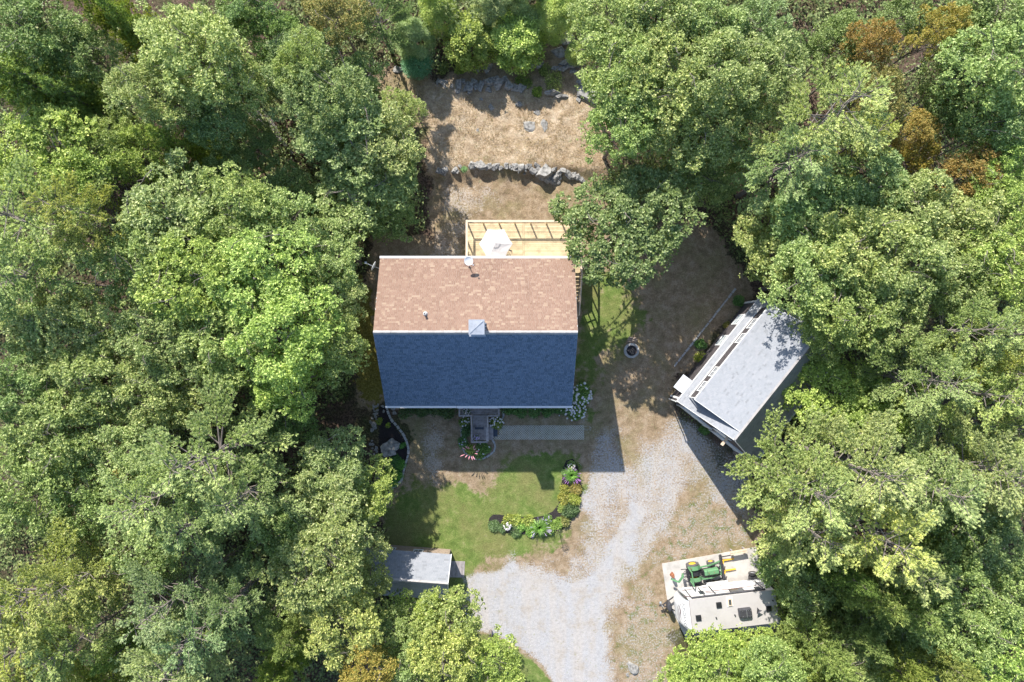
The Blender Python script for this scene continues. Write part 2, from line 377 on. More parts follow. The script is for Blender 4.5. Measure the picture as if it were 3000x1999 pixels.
# stray weeds in the gravel
wd_ = noise(n, 3.2, 6, .72, pos)
c = mixc(n, mr(wd_, .60, .66, 0, .5), c, (.20,.24,.09))
c = mixc(n, thr(sb.outputs[1], n_f, wd=.1), c, mulch)
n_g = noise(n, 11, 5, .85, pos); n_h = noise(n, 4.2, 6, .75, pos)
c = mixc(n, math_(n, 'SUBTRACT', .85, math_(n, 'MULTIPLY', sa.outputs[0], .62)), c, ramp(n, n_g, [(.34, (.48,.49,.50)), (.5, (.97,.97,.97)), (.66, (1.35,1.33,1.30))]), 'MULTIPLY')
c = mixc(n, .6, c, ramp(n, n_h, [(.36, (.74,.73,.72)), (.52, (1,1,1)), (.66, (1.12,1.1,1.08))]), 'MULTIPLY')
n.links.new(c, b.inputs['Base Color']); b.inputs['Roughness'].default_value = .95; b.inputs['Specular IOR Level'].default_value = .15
hb = math_(n, 'ADD', math_(n, 'MULTIPLY', n_f, .7), math_(n, 'MULTIPLY', n_s, .4)); bump(n, b, hb, .8, .07)

nx, ny = len(gx), len(gy)
idx = np.arange(nx*ny).reshape(ny, nx)
quad = np.stack([idx[:-1,:-1], idx[:-1,1:], idx[1:,1:], idx[1:,:-1]], -1)
oc = OBJ[:-1,:-1]
for k, nm in enumerate(['ground', 'dry_yard', 'dry_grass_slope', 'lawn', 'gravel_driveway', 'mulch_bed']):
    q = quad[oc == k].reshape(-1, 4); u, inv = np.unique(q.ravel(), return_inverse=True)
    me = bpy.data.meshes.new(nm)
    co = np.stack([GX.ravel()[u], GY.ravel()[u], GZ.ravel()[u]], -1)
    me.vertices.add(len(u)); me.vertices.foreach_set('co', co.astype(np.float32).ravel())
    me.loops.add(len(inv)); me.loops.foreach_set('vertex_index', inv.astype(np.int32).ravel())
    me.polygons.add(len(q)); me.polygons.foreach_set('loop_start', np.arange(0, len(q)*4, 4, dtype=np.int32))
    me.update(); me.validate()
    for an, chans in (('zone_a', (G_, L_, S_)), ('zone_b', (B_, Mu_, Mo_))):
        at = me.attributes.new(an, 'FLOAT_COLOR', 'POINT')
        a = np.ones((len(u), 4), np.float32)
        for i, ch in enumerate(chans): a[:, i] = ch.ravel()[u]
        at.data.foreach_set('color', a.ravel())
    at = me.attributes.new('yard', 'FLOAT', 'POINT'); at.data.foreach_set('value', Y_.ravel()[u].astype(np.float32))
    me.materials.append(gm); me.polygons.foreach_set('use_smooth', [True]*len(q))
    o = bpy.data.objects.new(nm, me); C.objects.link(o); o['kind'] = 'structure'

# ---------------------------------------------------------------- roofs
def slope(parent, A, B, D, Cc, mat, tw=.25, ex=.145, th=.13, trims=True, skip=None, name='roof_slope', base='siding'):
    """A,B eave corners; D,Cc upper corners over A and B. Deck slab below, raised shingle tabs on top (local coordinates)."""
    A, B, D, Cc = map(Vector, (A, B, D, Cc))
    U = (B-A).normalized(); V = (D-A).normalized(); Nn = U.cross(V).normalized()
    if Nn.z < 0: Nn = -Nn
    m = MB(); m.extr([A, B, Cc, D], -Nn*th); slab = m.build(name, M[base], parent)
    LU = (B-A).length; LV = (D-A).length; s = MB(); rows = int(LV/ex)+1
    for r in range(rows):
        v0 = r*LV/rows; v1 = min(LV, v0 + LV/rows)
        x = -rnd.random()*tw; prev = .5
        while x < LU:
            wv = tw*rnd.choice((.6, 1, 1, 1.2)); x0 = max(0, x); x1 = min(LU, x+wv); x += wv
            if x1-x0 < .03: continue
            if skip and skip((x0+x1)/2, v0): continue
            t = rnd.random(); lift = .012 + .010*(t > .6)
            a = A+U*x0+V*v0; b_ = A+U*(x1-.006)+V*v0; c_ = A+U*(x1-.006)+V*v1; d_ = A+U*x0+V*v1
            s.add([a+Nn*lift, b_+Nn*lift, c_+Nn*.004, d_+Nn*.004, a+Nn*.001, b_+Nn*.001], [(0,1,2,3), (4,5,1,0)], t)
    o = s.build('shingles', M[mat], slab); o['kind'] = 'stuff'
    return slab

# ---------------------------------------------------------------- main house
hl = (-2.5, .5, 0)
house = thing('house', hl, 'large house with a brown shingled rear roof slope and dark blue front roof slope', 'house')
XL, XR = -9.46, 4.49; RY, RZ = .58, 9.06; BY, BZ = 5.92, 6.6; FY, FZ = -4.85, 4.48
def lo(x, y, z): return (x-hl[0], y-hl[1], z)
m = MB()
prof = [(-4.5, 0), (5.55, 0), (5.55, BZ-.05), (RY, RZ-.22), (-4.5, FZ+.12)]
m.extr([lo(XL+.2, a, z) for a, z in prof], (XR-XL-.4, 0, 0)); m.build('wall', M['siding'], house)
slope(house, lo(XL, BY, BZ), lo(XR, BY, BZ), lo(XL, RY, RZ), lo(XR, RY, RZ), 'roof_tan')
slope(house, lo(XL, FY, FZ), lo(XR, FY, FZ), lo(XL, RY, RZ), lo(XR, RY, RZ), 'roof_blue')
m = MB(); m.beam(lo(XL-.03, BY+.10, BZ-.06), lo(XR+.03, BY+.10, BZ-.06), .16, .13); m.build('gutter', M['white'], house)
m = MB(); m.beam(lo(XL-.03, FY-.09, FZ-.06), lo(-4.16, FY-.09, FZ-.06), .15, .13); m.beam(lo(-4.14, FY-.10, FZ-.05), lo(-1.06, FY-.10, FZ-.05), .17, .13); m.beam(lo(-1.04, FY-.09, FZ-.06), lo(XR+.03, FY-.09, FZ-.06), .15, .13)
m.build('gutter', M['white'], house)
for xx in (XL+.03, XR-.03):
    m = MB(); m.beam(lo(xx, BY, BZ-.28), lo(xx, RY, RZ-.28), .05, .2); m.beam(lo(xx, FY, FZ-.28), lo(xx, RY, RZ-.28), .05, .2); m.build('rake_board', M['white'], house)
# ridge vent in lengths
x = XL
rc = [( .40,.37,.36), ]
M['ridge'] = simple('ridge_cap', (.36,.34,.335), .8, 0, .15, 3, .3, .12)
while x < XR-.01:
    x1 = min(XR, x+1.2)
    m = MB(); m.extr([lo(x, RY-.13, RZ-.065), lo(x, RY, RZ+.06), lo(x, RY+.14, RZ-.03), lo(x, RY, RZ-.01)], (x1-x-.01, 0, 0)); m.build('ridge_cap', M['ridge'], house); x = x1
# chimney (clad chase with cross-braced cap)
ch = (-2.36, .93)
m = MB(); m.box(*[ch[0]-.48-hl[0], ch[0]+.48-hl[0]], ch[1]-.45-hl[1], ch[1]+.45-hl[1], 7.9, 10.05); cm = m.build('chimney', M['flash'], house)
m = MB(); m.box(ch[0]-.53-hl[0], ch[0]+.53-hl[0], ch[1]-.50-hl[1], ch[1]+.50-hl[1], 10.05, 10.17)
a0, a1, b0, b1 = ch[0]-.44-hl[0], ch[0]+.44-hl[0], ch[1]-.41-hl[1], ch[1]+.41-hl[1]
m.add([(a0,b0,10.171),(a1,b0,10.171),(a1,b1,10.171),(a0,b1,10.171),((a0+a1)/2,(b0+b1)/2,10.19)], [(0,1,4),(1,2,4),(2,3,4),(3,0,4)])
m.beam((a0,b0,10.20),((a0+a1)/2,(b0+b1)/2,10.205),.04,.02); m.beam(((a0+a1)/2,(b0+b1)/2,10.205),(a1,b1,10.20),.04,.03)
m.build('chimney_cap', M['metal'], cm)
m = MB(); m.box(ch[0]-.56-hl[0], ch[0]+.56-hl[0], ch[1]-.62-hl[1], ch[1]-.455-hl[1], 8.75, 9.0)
for k in range(4): m.box(ch[0]+.485-hl[0], ch[0]+.60-hl[0], ch[1]-.4+k*.2-hl[1], ch[1]-.28+k*.2-hl[1], 8.6, 9.02-.03*k)
m.build('flashing', M['metal'], cm)
# vent pipe
vx, vy = W(1246, 921, 8.5).xy
vz = RZ-(vy-RY)*(RZ-BZ)/(BY-RY)
m = MB(); m.tube([lo(vx, vy, vz-.1), lo(vx, vy, vz+.45)], .075, 12, False); m.tube([lo(vx, vy, vz+.40), lo(vx, vy, vz+.449)], .085, 12)
m.disc(lo(vx, vy, vz-.02), .09, .2, 12, None, .18); v_ = m.build('vent_pipe', M['siding'], house)
m = MB(); m.disc(lo(vx, vy, vz+.452), .05, .004, 12); m.build('opening', M['black'], v_)
# windows and doors (front, rear, sides)
def window(parent, c, nrm, wd, ht, fr='white', gl='glass', name='window', cols=2):
    """c centre on wall (local), nrm outward unit (x,y)"""
    nx_, ny_ = nrm; tx, ty = -ny_, nx_; m = MB(); c = Vector(c); t = Vector((tx, ty, 0)); nn = Vector((nx_, ny_, 0)); z = Vector((0,0,1))
    for s1 in (-1, 1):
        m.beam(c+t*s1*wd/2-z*ht/2, c+t*s1*wd/2+z*ht/2, .07, .07, None, nn)
        m.beam(c-t*(wd/2+.05)+z*s1*ht/2, c+t*(wd/2+.05)+z*s1*ht/2, .09, .07)
    for k in range(1, cols): m.beam(c+t*(k/cols-.5)*wd-z*ht/2, c+t*(k/cols-.5)*wd+z*ht/2, .035, .035, None, nn)
    m.beam(c-t*wd/2, c+t*wd/2, .035, .035)
    f = m.build(name, M[fr], parent)
    g = MB(); g.extr([c-t*wd/2-z*ht/2-nn*.01, c+t*wd/2-z*ht/2-nn*.01, c+t*wd/2+z*ht/2-nn*.01, c-t*wd/2+z*ht/2-nn*.01], nn*.02); g.build('pane', M[gl], f)
for x_ in (-8, -6.2, .4, 2.6): window(house, lo(x_, -4.51, 1.8), (0,-1), .9, 1.3)
window(house, lo(-2.5, -4.52, 2.25), (0,-1), .95, 2.0, name='front_door')
for x_ in (-8, -5.5, 1.2): window(house, lo(x_, 5.56, 4.4), (0,1), 1.0, 1.2)
window(house, lo(-1.5, 5.57, 3.5), (0,1), 1.8, 2.0, name='sliding_door')
for y_ in (-2.5, 1, 3.6):
    window(house, lo(XR-.19, y_, 4.6), (1,0), .9, 1.2); window(house, lo(XL+.19, y_, 4.6), (-1,0), .9, 1.2)

# ---------------------------------------------------------------- rear deck
deck = thing('rear_deck', (1, 7.4, 0), 'raised wooden deck of new pale boards behind the brown roof slope', 'deck')
dl = (1, 7.4, 0); DL = lambda x, y, z: (x-1, y-7.4, z)
dz = 2.4; DX0, DX1, DY1, DY0 = -3.45, 5.3, 9.14, 5.6
nb = 24; bw = (DY1-DY0)/nb
for i in range(nb):
    y = DY0+i*bw
    for (a, b_) in ((DX0, .82), (.99, DX1)):
        m = MB(); m.box(*[a-1, b_-1], y-7.4+.006, y+bw-.006-7.4, dz-.035, dz); m.build('deck_board', M['pine_wood'], deck)
m = MB(); m.box(.835-1, .975-1, DY0-7.4, DY1-7.4, dz-.035, dz+.001); m.build('deck_board', M['pine_wood'], deck)
m = MB(); m.box(4.62-1, DX1-1, 5.3-7.4, DY0-.004-7.4, dz-.035, dz); m.build('deck_board', M['pine_wood'], deck)
m = MB()
for k in range(9): x_ = DX0+.1+k*(DX1-DX0-.2)/8; m.beam(DL(x_, DY0, dz-.15), DL(x_, DY1, dz-.15), .05, .2)
m.beam(DL(DX0, DY1, dz-.15), DL(DX1, DY1, dz-.15), .04, .24); m.beam(DL(DX0, DY0, dz-.15), DL(DX0, DY1, dz-.15), .04, .24)
m.beam(DL(DX1, 5.3, dz-.15), DL(DX1, DY1, dz-.15), .04, .24)
m.build('joist_frame', M['pine_wood'], deck)
for (x_, y_) in ((DX0+.1, 9.0), (-.5, 9.0), (2.4, 9.0), (DX1-.1, 9.0), (DX1-.1, 5.5)):
    m = MB(); m.beam(DL(x_, y_, 0), DL(x_, y_, dz-.28), .14, .14); m.build('support_post', M['pine_wood'], deck)
rp = [(-3.45+1.225*k, 9.14) for k in range(8)] + [(-3.45, 7.7), (-3.45, 6.2), (5.28, 7.7), (5.28, 6.4), (5.28, 5.35)]
for (x_, y_) in rp:
    m = MB(); m.beam(DL(x_, y_, dz-.2), DL(x_, y_, dz+1.0), .1, .1); m.build('railing_post', M['pine_wood'], deck)
for p, q in (((-3.53, 9.16), (5.36, 9.16)), ((-3.46, 9.07), (-3.46, 5.7)), ((5.29, 9.07), (5.29, 5.3))):
    m = MB(); m.beam(DL(*p, dz+1.03), DL(*q, dz+1.03), .16, .045); m.build('rail_cap', M['rail_wood'], deck)
st = thing('deck_stairs', (5, 3.7, 0), 'wooden stairs descending beside the right gable wall from deck to lawn', 'stairs')
SL = lambda x, y, z: (x-5, y-3.7, z)
for k in range(12):
    y = 5.25-k*.27; z = dz-.19-k*.185
    m = MB(); m.box(4.70-5, 5.26-5, y-.27-3.7, y-.02-3.7, z-.04, z); m.build('tread', M['pine_wood'], st)
for x_ in (4.68, 5.28):
    m = MB(); m.beam(SL(x_, 5.3, dz-.2), SL(x_, 2.05, .05), .05, .24); m.build('stringer', M['grey_wood'], st)
for k, y in enumerate((5.2, 4.2, 3.2, 2.15)):
    z = dz-(5.3-y)*.69; m = MB(); m.beam(SL(5.36, y, z-.2), SL(5.36, y, z+.95), .09, .09); m.build('railing_post', M['rail_wood'], st)
m = MB(); m.beam(SL(5.36, 5.3, dz+.98), SL(5.36, 2.05, .16+.98), .12, .05); m.build('handrail', M['rail_wood'], st)
m = MB(); m.beam(SL(5.36, 5.3, dz+.45), SL(5.36, 2.05, .16+.45), .05, .09); m.build('handrail', M['rail_wood'], st)

# patio umbrella
ux, uy = -1.21, 7.27
um = thing('patio_umbrella', (ux, uy, dz), 'open hexagonal cream umbrella shading the deck next to the brown roof', 'umbrella')
m = MB(); m.tube([(0,0,0.05), (0,0,2.5)], .022, 10); m.build('pole', M['dark'], um)
m = MB(); m.disc((0,0,0), .22, .06, 20, None, .26); m.disc((0,0,.06), .05, .25, 12); m.build('base', M['dark'], um)
for k in range(6):
    a = k*math.pi/3; b_ = a+math.pi/3; m = MB()
    apx = Vector((0,0,2.46)); e0 = Vector((1.25*math.cos(a), 1.25*math.sin(a), 2.02)); e1 = Vector((1.25*math.cos(b_), 1.25*math.sin(b_), 2.02))
    md = (e0+e1)/2*.965; md.z = 2.05; g0 = e0*.55+apx*.45; g1 = e1*.55+apx*.45; gm2 = (g0+g1)/2-Vector((0,0,.03))
    q0 = e0*.22+apx*.78; q1 = e1*.22+apx*.78
    m.add([q0, g0, e0, md, e1, g1, q1, gm2], [(0,1,7,6),(1,2,3,7),(7,3,4,5),(6,7,5)])
    m.extr([e0, md, md-Vector((0,0,.07)), e0-Vector((0,0,.07))], (0,0,-.002)); m.extr([md, e1, e1-Vector((0,0,.07)), md-Vector((0,0,.07))], (0,0,-.002))
    pn = m.build('canopy_panel', M['canvas'], um)
    m = MB(); m.tube([apx-Vector((0,0,.03)), e0-Vector((0,0,.02))], .011, 6); m.build('rib', M['dark'], um)
m = MB()
for k in range(6):
    a = k*math.pi/3; b_ = a+math.pi/3; m.add([(0,0,2.51), (.34*math.cos(a), .34*math.sin(a), 2.375), (.34*math.cos(b_), .34*math.sin(b_), 2.375)], [(0,1,2)], .5)
vc = m.build('vent_cap', M['canvas'], um)
m = MB(); m.tube([(0,0,2.5), (0,0,2.56)], [.02,.01], 8); m.build('finial', M['dark'], vc)
# chair under the eave edge of the umbrella
chx, chy = W(1489, 741, 3.0).xy
chair = thing('patio_chair', (chx, chy, dz), 'small metal frame chair standing on the deck just right of the umbrella', 'chair', rz=R(160))
for sx in (-1, 1):
    for sy in (-1, 1):
        m = MB(); m.tube([(sx*.24, sy*.22, 0), (sx*.22, sy*.20, .43 if sy > 0 else .9)], .016, 6); m.build('leg', M['rust'], chair)
m = MB()
for k in range(5): m.beam((-.22+.11*k, -.2, .44), (-.22+.11*k, .22, .44), .035, .02)
m.beam((-.24,.22,.43),(.24,.22,.43),.03,.03); m.beam((-.24,-.2,.43),(.24,-.2,.43),.03,.03); m.build('seat', M['dark'], chair)
m = MB(); m.beam((-.22,-.2,.88),(.22,-.2,.88),.03,.05); m.beam((-.22,-.2,.66),(.22,-.2,.66),.03,.04); m.build('backrest', M['dark'], chair)

# satellite dishes
def dish(root, c, nrm, r, mat='white'):
    nrm = Vector(nrm).normalized(); q = nrm.to_track_quat('Z', 'Y'); m = MB(); vs = []; fs = []; n_ = 24
    for j, rr in enumerate((.0, .35, .7, 1.0)):
        for k in range(n_): a = k*2*math.pi/n_; vs.append(Vector(c)+q @ Vector((r*rr*math.cos(a), r*rr*math.sin(a), .12*r*rr*rr*2)))
    for j in range(3):
        for k in range(n_): k2 = (k+1) % n_; fs.append((j*n_+k, j*n_+k2, (j+1)*n_+k2, (j+1)*n_+k))
    m.add(vs, fs, .5); o = m.build('reflector', M[mat], root)
    md = o.modifiers.new('thick', 'SOLIDIFY'); md.thickness = .025; return q
dy = 5.2; dzr = RZ-(dy-RY)*(RZ-BZ)/(BY-RY)
d1 = thing('satellite_dish', (-3.0, dy, dzr), 'round white satellite dish on the brown roof slope above its back gutter', 'satellite dish')
dish(d1, (-.02, .40, .95), (0, -.2, .98), .315)
m = MB(); m.tube([(0,0,0), (0,.05,.5), (-.02,.33,.92)], .028, 8); m.build('mast', M['dark'], d1)
m = MB(); m.tube([(0,.02,.1), (-.42,.32,.0)], .012, 6); m.tube([(0,.02,.1), (.35,.40,.0)], .012, 6); m.disc((0,0,-.02), .09, .04, 8); m.build('brace', M['dark'], d1)
m = MB(); m.tube([(0,.36,.86), (.3,.1,1.05)], .015, 6); m.box(.26,.34,.05,.14,1.03,1.12); m.build('feed_arm', M['metal'], d1)
dx2, dy2 = W(1097, 783, 6.0).xy
d2 = thing('satellite_dish', (dx2+.75, dy2-.12, 5.6), 'satellite dish seen edge on, bracketed off the left gable wall', 'satellite dish')
dish(d2, (-.72, .15, .45), (-.9, .42, .12), .36)
m = MB(); m.tube([(0.05,0,-.1), (-.35,0,.05), (-.68,.12,.44)], .03, 8); m.build('mast', M['metal'], d2)
m = MB(); m.tube([(-.72,.10,.30), (-1.35,.40,.42)], .022, 6); m.box(-1.44,-1.3,.34,.50,.38,.50); m.build('feed_arm', M['metal'], d2)

# ---------------------------------------------------------------- front porch (weathered)
po = thing('front_porch', (-2.55, -6.4, 0), 'weathered grey T-shaped entrance porch in front of the dark blue roof', 'porch')
PL = lambda x, y, z: (x+2.55, y+6.4, z)
def pbox(nm, x0, x1, y0, y1, z0, z1, mt='grey_wood', par=None):
    m = MB(); m.box(x0+2.55, x1+2.55, y0+6.4, y1+6.4, z0, z1); return m.build(nm, M[mt], par or po)
hz = 1.15
y = -4.55
while y > -5.8: pbox('porch_board', -4.1, -1.05, y-.135, y, hz-.035, hz); y -= .145
for k in range(4):
    z = hz-.17*(k+1)+.0; y = -5.93-k*.25
    pbox('step', -3.16, -1.96, y-.14, y-.005, z-.035, z+.0 if k else z); pbox('step', -3.16, -1.96, y-.275, y-.145, z-.035, z)
lz = .45; x = -3.18
while x < -1.95: pbox('porch_board', x, x+.132, -8.0, -6.88, lz-.035, lz); x += .14
for k in range(3): pbox('step', -1.88+k*.125, -1.77+k*.125, -8.0, -6.75, .21, .25)
pbox('skirt', -4.08, -1.07, -5.84, -4.6, .0, hz-.04); pbox('skirt', -3.16, -1.95, -7.98, -5.86, .0, lz-.04); pbox('skirt', -1.88, -1.52, -7.98, -6.77, 0, .2)
def rail(p, q, z0, z1, posts=2):
    m = MB(); m.beam(PL(*p, z0), PL(*q, z1), .13, .04); rc_ = m.build('rail_cap', M['grey_wood'], po)
    L = math.hypot(q[0]-p[0], q[1]-p[1]); n_ = max(2, int(L/.13)); m = MB()
    for i in range(n_+1):
        t = i/n_; x_ = p[0]+(q[0]-p[0])*t; y_ = p[1]+(q[1]-p[1])*t; z_ = z0+(z1-z0)*t
        m.beam(PL(x_, y_, z_-.85), PL(x_, y_, z_-.02), .035, .035)
    m.build('balusters', M['grey_wood'], po)
    for i in range(posts):
        t = i/max(1, posts-1); x_ = p[0]+(q[0]-p[0])*t; y_ = p[1]+(q[1]-p[1])*t; z_ = z0+(z1-z0)*t
        m = MB(); m.beam(PL(x_, y_, max(0,z_-1.3)), PL(x_, y_, z_+.04), .1, .1); m.build('railing_post', M['grey_wood'], po)
rail((-4.12, -4.6), (-4.12, -5.86), 2.05, 2.05); rail((-4.12, -5.86), (-3.22, -5.86), 2.052, 2.052); rail((-1.03, -4.6), (-1.03, -5.86), 2.05, 2.05); rail((-1.03, -5.86), (-1.92, -5.86), 2.052, 2.052)
rail((-3.2, -5.92), (-3.2, -6.85), 2.0, 1.4); rail((-1.92, -5.92), (-1.92, -6.85), 2.0, 1.4)
rail((-3.2, -6.87), (-3.2, -8.0), 1.38, 1.38); rail((-3.2, -8.02), (-1.96, -8.02), 1.382, 1.382); 
m = MB(); m.beam(PL(-1.95, -6.87, 1.38), PL(-1.95, -7.96, 1.38), .2, .04); m.build('rail_cap', M['grey_wood'], po)
def doormat(px, py, h, wx, wy, lab, rz=0):
    p = W(px, py, h); o = thing('doormat', p, lab, 'doormat', rz=rz)
    m = MB(); m.box(-wx/2, wx/2, -wy/2, wy/2, .002, .014); a = m.build('mat_pad', M['mat'], o)
    m = MB()
    for s1 in (-1, 1): m.box(-wx/2, wx/2, s1*(wy/2-.015)-.012, s1*(wy/2-.015)+.012, .014, .02); m.box(s1*(wx/2-.015)-.012, s1*(wx/2-.015)+.012, -wy/2+.03, wy/2-.03, .014, .02)
    m.build('border', M['rubber'], o)
doormat(1404, 1251, .45, .72, .44, 'dark blue-grey mat lying on the lower porch platform')
doormat(1449, 1266, .02, .48, .78, 'dark blue-grey mat on the ground between porch step and grid pavers')

# ---------------------------------------------------------------- grid paver path
path = bpy.data.objects.new('paver_path', None); C.objects.link(path); path.location = (3.0-1.55+.6, -7.42, 0); path['kind'] = 'structure'
def paver_mesh():
    m = MB(); s = .19
    for i in range(3):
        for j in range(2):
            cx, cy = (i+.5)*s, (j+.5)*s; ro, ri = .093, .060; vs = []; 
            for k in range(8):
                a = math.pi/8+k*math.pi/4; vs += [(cx+ro*math.cos(a), cy+ro*math.sin(a), .03), (cx+ri*math.cos(a), cy+ri*math.sin(a), .03), (cx+ri*math.cos(a), cy+ri*math.sin(a), -.02), (cx+ro*math.cos(a), cy+ro*math.sin(a), -.02)]
            fs = []
            for k in range(8):
                a, b_ = k*4, ((k+1) % 8)*4; fs += [(a, b_, b_+1, a+1), (a+1, b_+1, b_+2, a+2), (a+3, b_+3, b_, a)]
            m.add(vs, fs, .5)
    return m
pv = None
for i in range(13):
    for j in range(3):
        if i == 0 and j > 0: continue
        x = -1.60-path.location.x+i*.575+rnd.uniform(-.008, .008); y = -8.02-path.location.y+j*.385+rnd.uniform(-.008,.008)
        if pv is None: pv = paver_mesh().build('paver', M['paver'], path); o = pv
        else: o = pv.copy(); C.objects.link(o)
        o.parent = path; o.location = (x, y, rnd.uniform(-.015, .0)); o.rotation_euler = (0,0,rnd.uniform(-.02,.02))
        if i > 9: o.location.z -= .012*(i-9)*rnd.random()
# ---------------------------------------------------------------- garage (local x to the north-east along the eave, y to the north-west)
gl = Vector((458.8/PXM, -166.5/PXM, 0)); ga = math.atan2(.782, .623)
gar = thing('garage', gl, 'garage with pale grey shingled roof and a long windowed dormer, angled right of the house', 'garage', rz=ga)
LX, WY = 10.13, -7.59; EH, RH = 3.0, 7.5; MY = WY/2
m = MB(); prof = [(-.05, 0), (WY+.05, 0), (WY+.05, EH-.16), (MY, RH-.22), (-.05, EH-.16)]
m.extr([(.05, a, z) for a, z in prof], (LX-.1, 0, 0)); m.build('wall', M['darksiding'], gar)
slope(gar, (0, 0, EH), (LX, 0, EH), (0, MY, RH), (LX, MY, RH), 'roof_grey', skip=lambda u, v: .85 < u < 9.5 and v > .9)
slope(gar, (0, WY, EH), (LX, WY, EH), (0, MY, RH), (LX, MY, RH), 'roof_grey')
sb0, sb1, sy, sz = .70, 9.63, -.36, 5.3      # dormer roof
m = MB(); m.extr([(sb0+.15, -.42, EH+.45), (sb0+.15, -.42, sz-.05), (sb0+.15, MY, RH-.2), (sb0+.15, MY, RH-.6)], (sb1-sb0-.3, 0, 0)); dm = m.build('dormer', M['darksiding'], gar)
slope(gar, (sb0, sy, sz), (sb1, sy, sz), (sb0, MY, RH+.03), (sb1, MY, RH+.03), 'roof_grey', base='white')
m = MB(); m.beam((sb0-.03, sy+.03, sz-.05), (sb1+.03, sy+.03, sz-.05), .06, .12); m.build('fascia_board', M['white'], gar)
m = MB(); m.beam((sb0+.05, -.38, EH+.50), (sb1-.05, -.38, EH+.50), .10, .05); m.beam((sb0+.05,-.38,EH+.62), (sb0+.12,-.38,sz-.1), .06,.1); m.build('sill_trim', M['white'], dm)
m = MB(); m.beam((sb0-.02, sy, sz-.08), (sb0-.02, MY, RH-.06), .03, .16); m.beam((sb1+.02, sy, sz-.08), (sb1+.02, MY, RH-.06), .03, .16); m.build('rake_board', M['white'], gar)
m = MB(); m.beam((-.03, .03, EH-.06), (LX+.03, .03, EH-.06), .06, .10); m.build('gutter', M['white'], gar)
m = MB(); m.beam((-.03, WY-.07, EH-.06), (LX+.03, WY-.07, EH-.06), .12, .12); m.build('gutter', M['white'], gar)
for x_ in (-.03, LX+.03):
    m = MB(); m.beam((x_, 0, EH-.08), (x_, MY, RH-.06), .03, .2); m.beam((x_, WY, EH-.08), (x_, MY, RH-.06), .03, .2); m.build('rake_board', M['white'], gar)
m = MB(); m.extr([(0, MY-.14, RH-.10), (0, MY, RH+.05), (0, MY+.14, RH-.0), (0, MY, RH-.02)], (LX, 0, 0)); m.build('ridge_cap', M['ridge'], gar)
for x_ in (1.9, 3.3, 6.5, 7.9): window(gar, (x_, -.41, 4.45), (0,1), .85, .85)
for x_ in (6.0, 8.1): window(gar, (x_, -.04, 1.75), (0,1), .95, 1.3, gl='paleglass')
for x_ in (.25, 9.88): m = MB(); m.beam((x_, -.03, 0), (x_, -.03, EH-.2), .16, .10); m.build('corner_board', M['white'], gar)
m = MB(); m.extr([(.75, -.04, 2.3), (2.0, -.04, 2.3), (2.0, .72, 2.05), (.75, .72, 2.05)], (0,0,.05)); cp = m.build('door_canopy', M['metal'], gar)
m = MB(); m.beam((.8,-.02,1.6),(.8,.62,2.04),.05,.05); m.beam((1.95,-.02,1.6),(1.95,.62,2.04),.05,.05); m.build('bracket', M['white'], cp)
window(gar, (1.38, -.04, 1.15), (0,1), .8, 1.9, name='side_door', cols=1)
# SW gable end: two bay doors, loft door, small window, hoist beam
for y_ in (-2.2, -5.4):
    m = MB()
    for k in range(4): m.box(-.01, .04, y_-1.25, y_+1.25, .05+k*.56, .05+k*.56+.54)
    gd = m.build('garage_door', M['white'], gar)
    m = MB(); m.beam((-.0,y_-1.32,0),(-.0,y_-1.32,2.4),.12,.12); m.beam((-.0,y_+1.32,0),(-.0,y_+1.32,2.4),.12,.12); m.beam((-.0,y_-1.4,2.42),(-.0,y_+1.4,2.42),.12,.12); m.build('door_frame', M['white'], gd)
m = MB(); m.box(-.01,.04,MY-.6,MY+.6,3.5,5.2); m.build('loft_door', M['white'], gar)
m = MB(); m.beam((.1, MY, 5.9), (-.75, MY, 5.9), .16, .2); m.build('hoist_beam', M['rail_wood'], gar)
window(gar, (.04, MY+2.2, 3.2), (-1,0), .6, .8)
m = MB(); m.box(-.12,.04,-.95,-.8,2.2,2.45); m.build('wall_lamp', M['white'], gar)
for v_ in (0, 1):
    pts = [(-.10, .05, EH-.1), (-.06,-.02,EH-.5),(-.06,-.02,0.2)] if v_ == 0 else [(-.10, WY-.05, EH-.1), (-.06, WY+.02, EH-.5), (-.06, WY+.02, .2)]
    m = MB(); m.tube(pts, .045, 6); m.build('downpipe', M['white'], gar)
# ---------------------------------------------------------------- shed
sp = Vector((-172/PXM, -603.6/PXM, 0)); an = math.atan2(.074, -.997)   # local x toward the left
shed = thing('garden_shed', sp, 'small grey-shingled garden shed half hidden by trees left of the gravel turning area', 'shed', rz=an)
SLn = 7.3; SW = 3.6; a1z, a2z = 1.9, 3.4
sl_ = lambda x, y, z: (x, y, z)
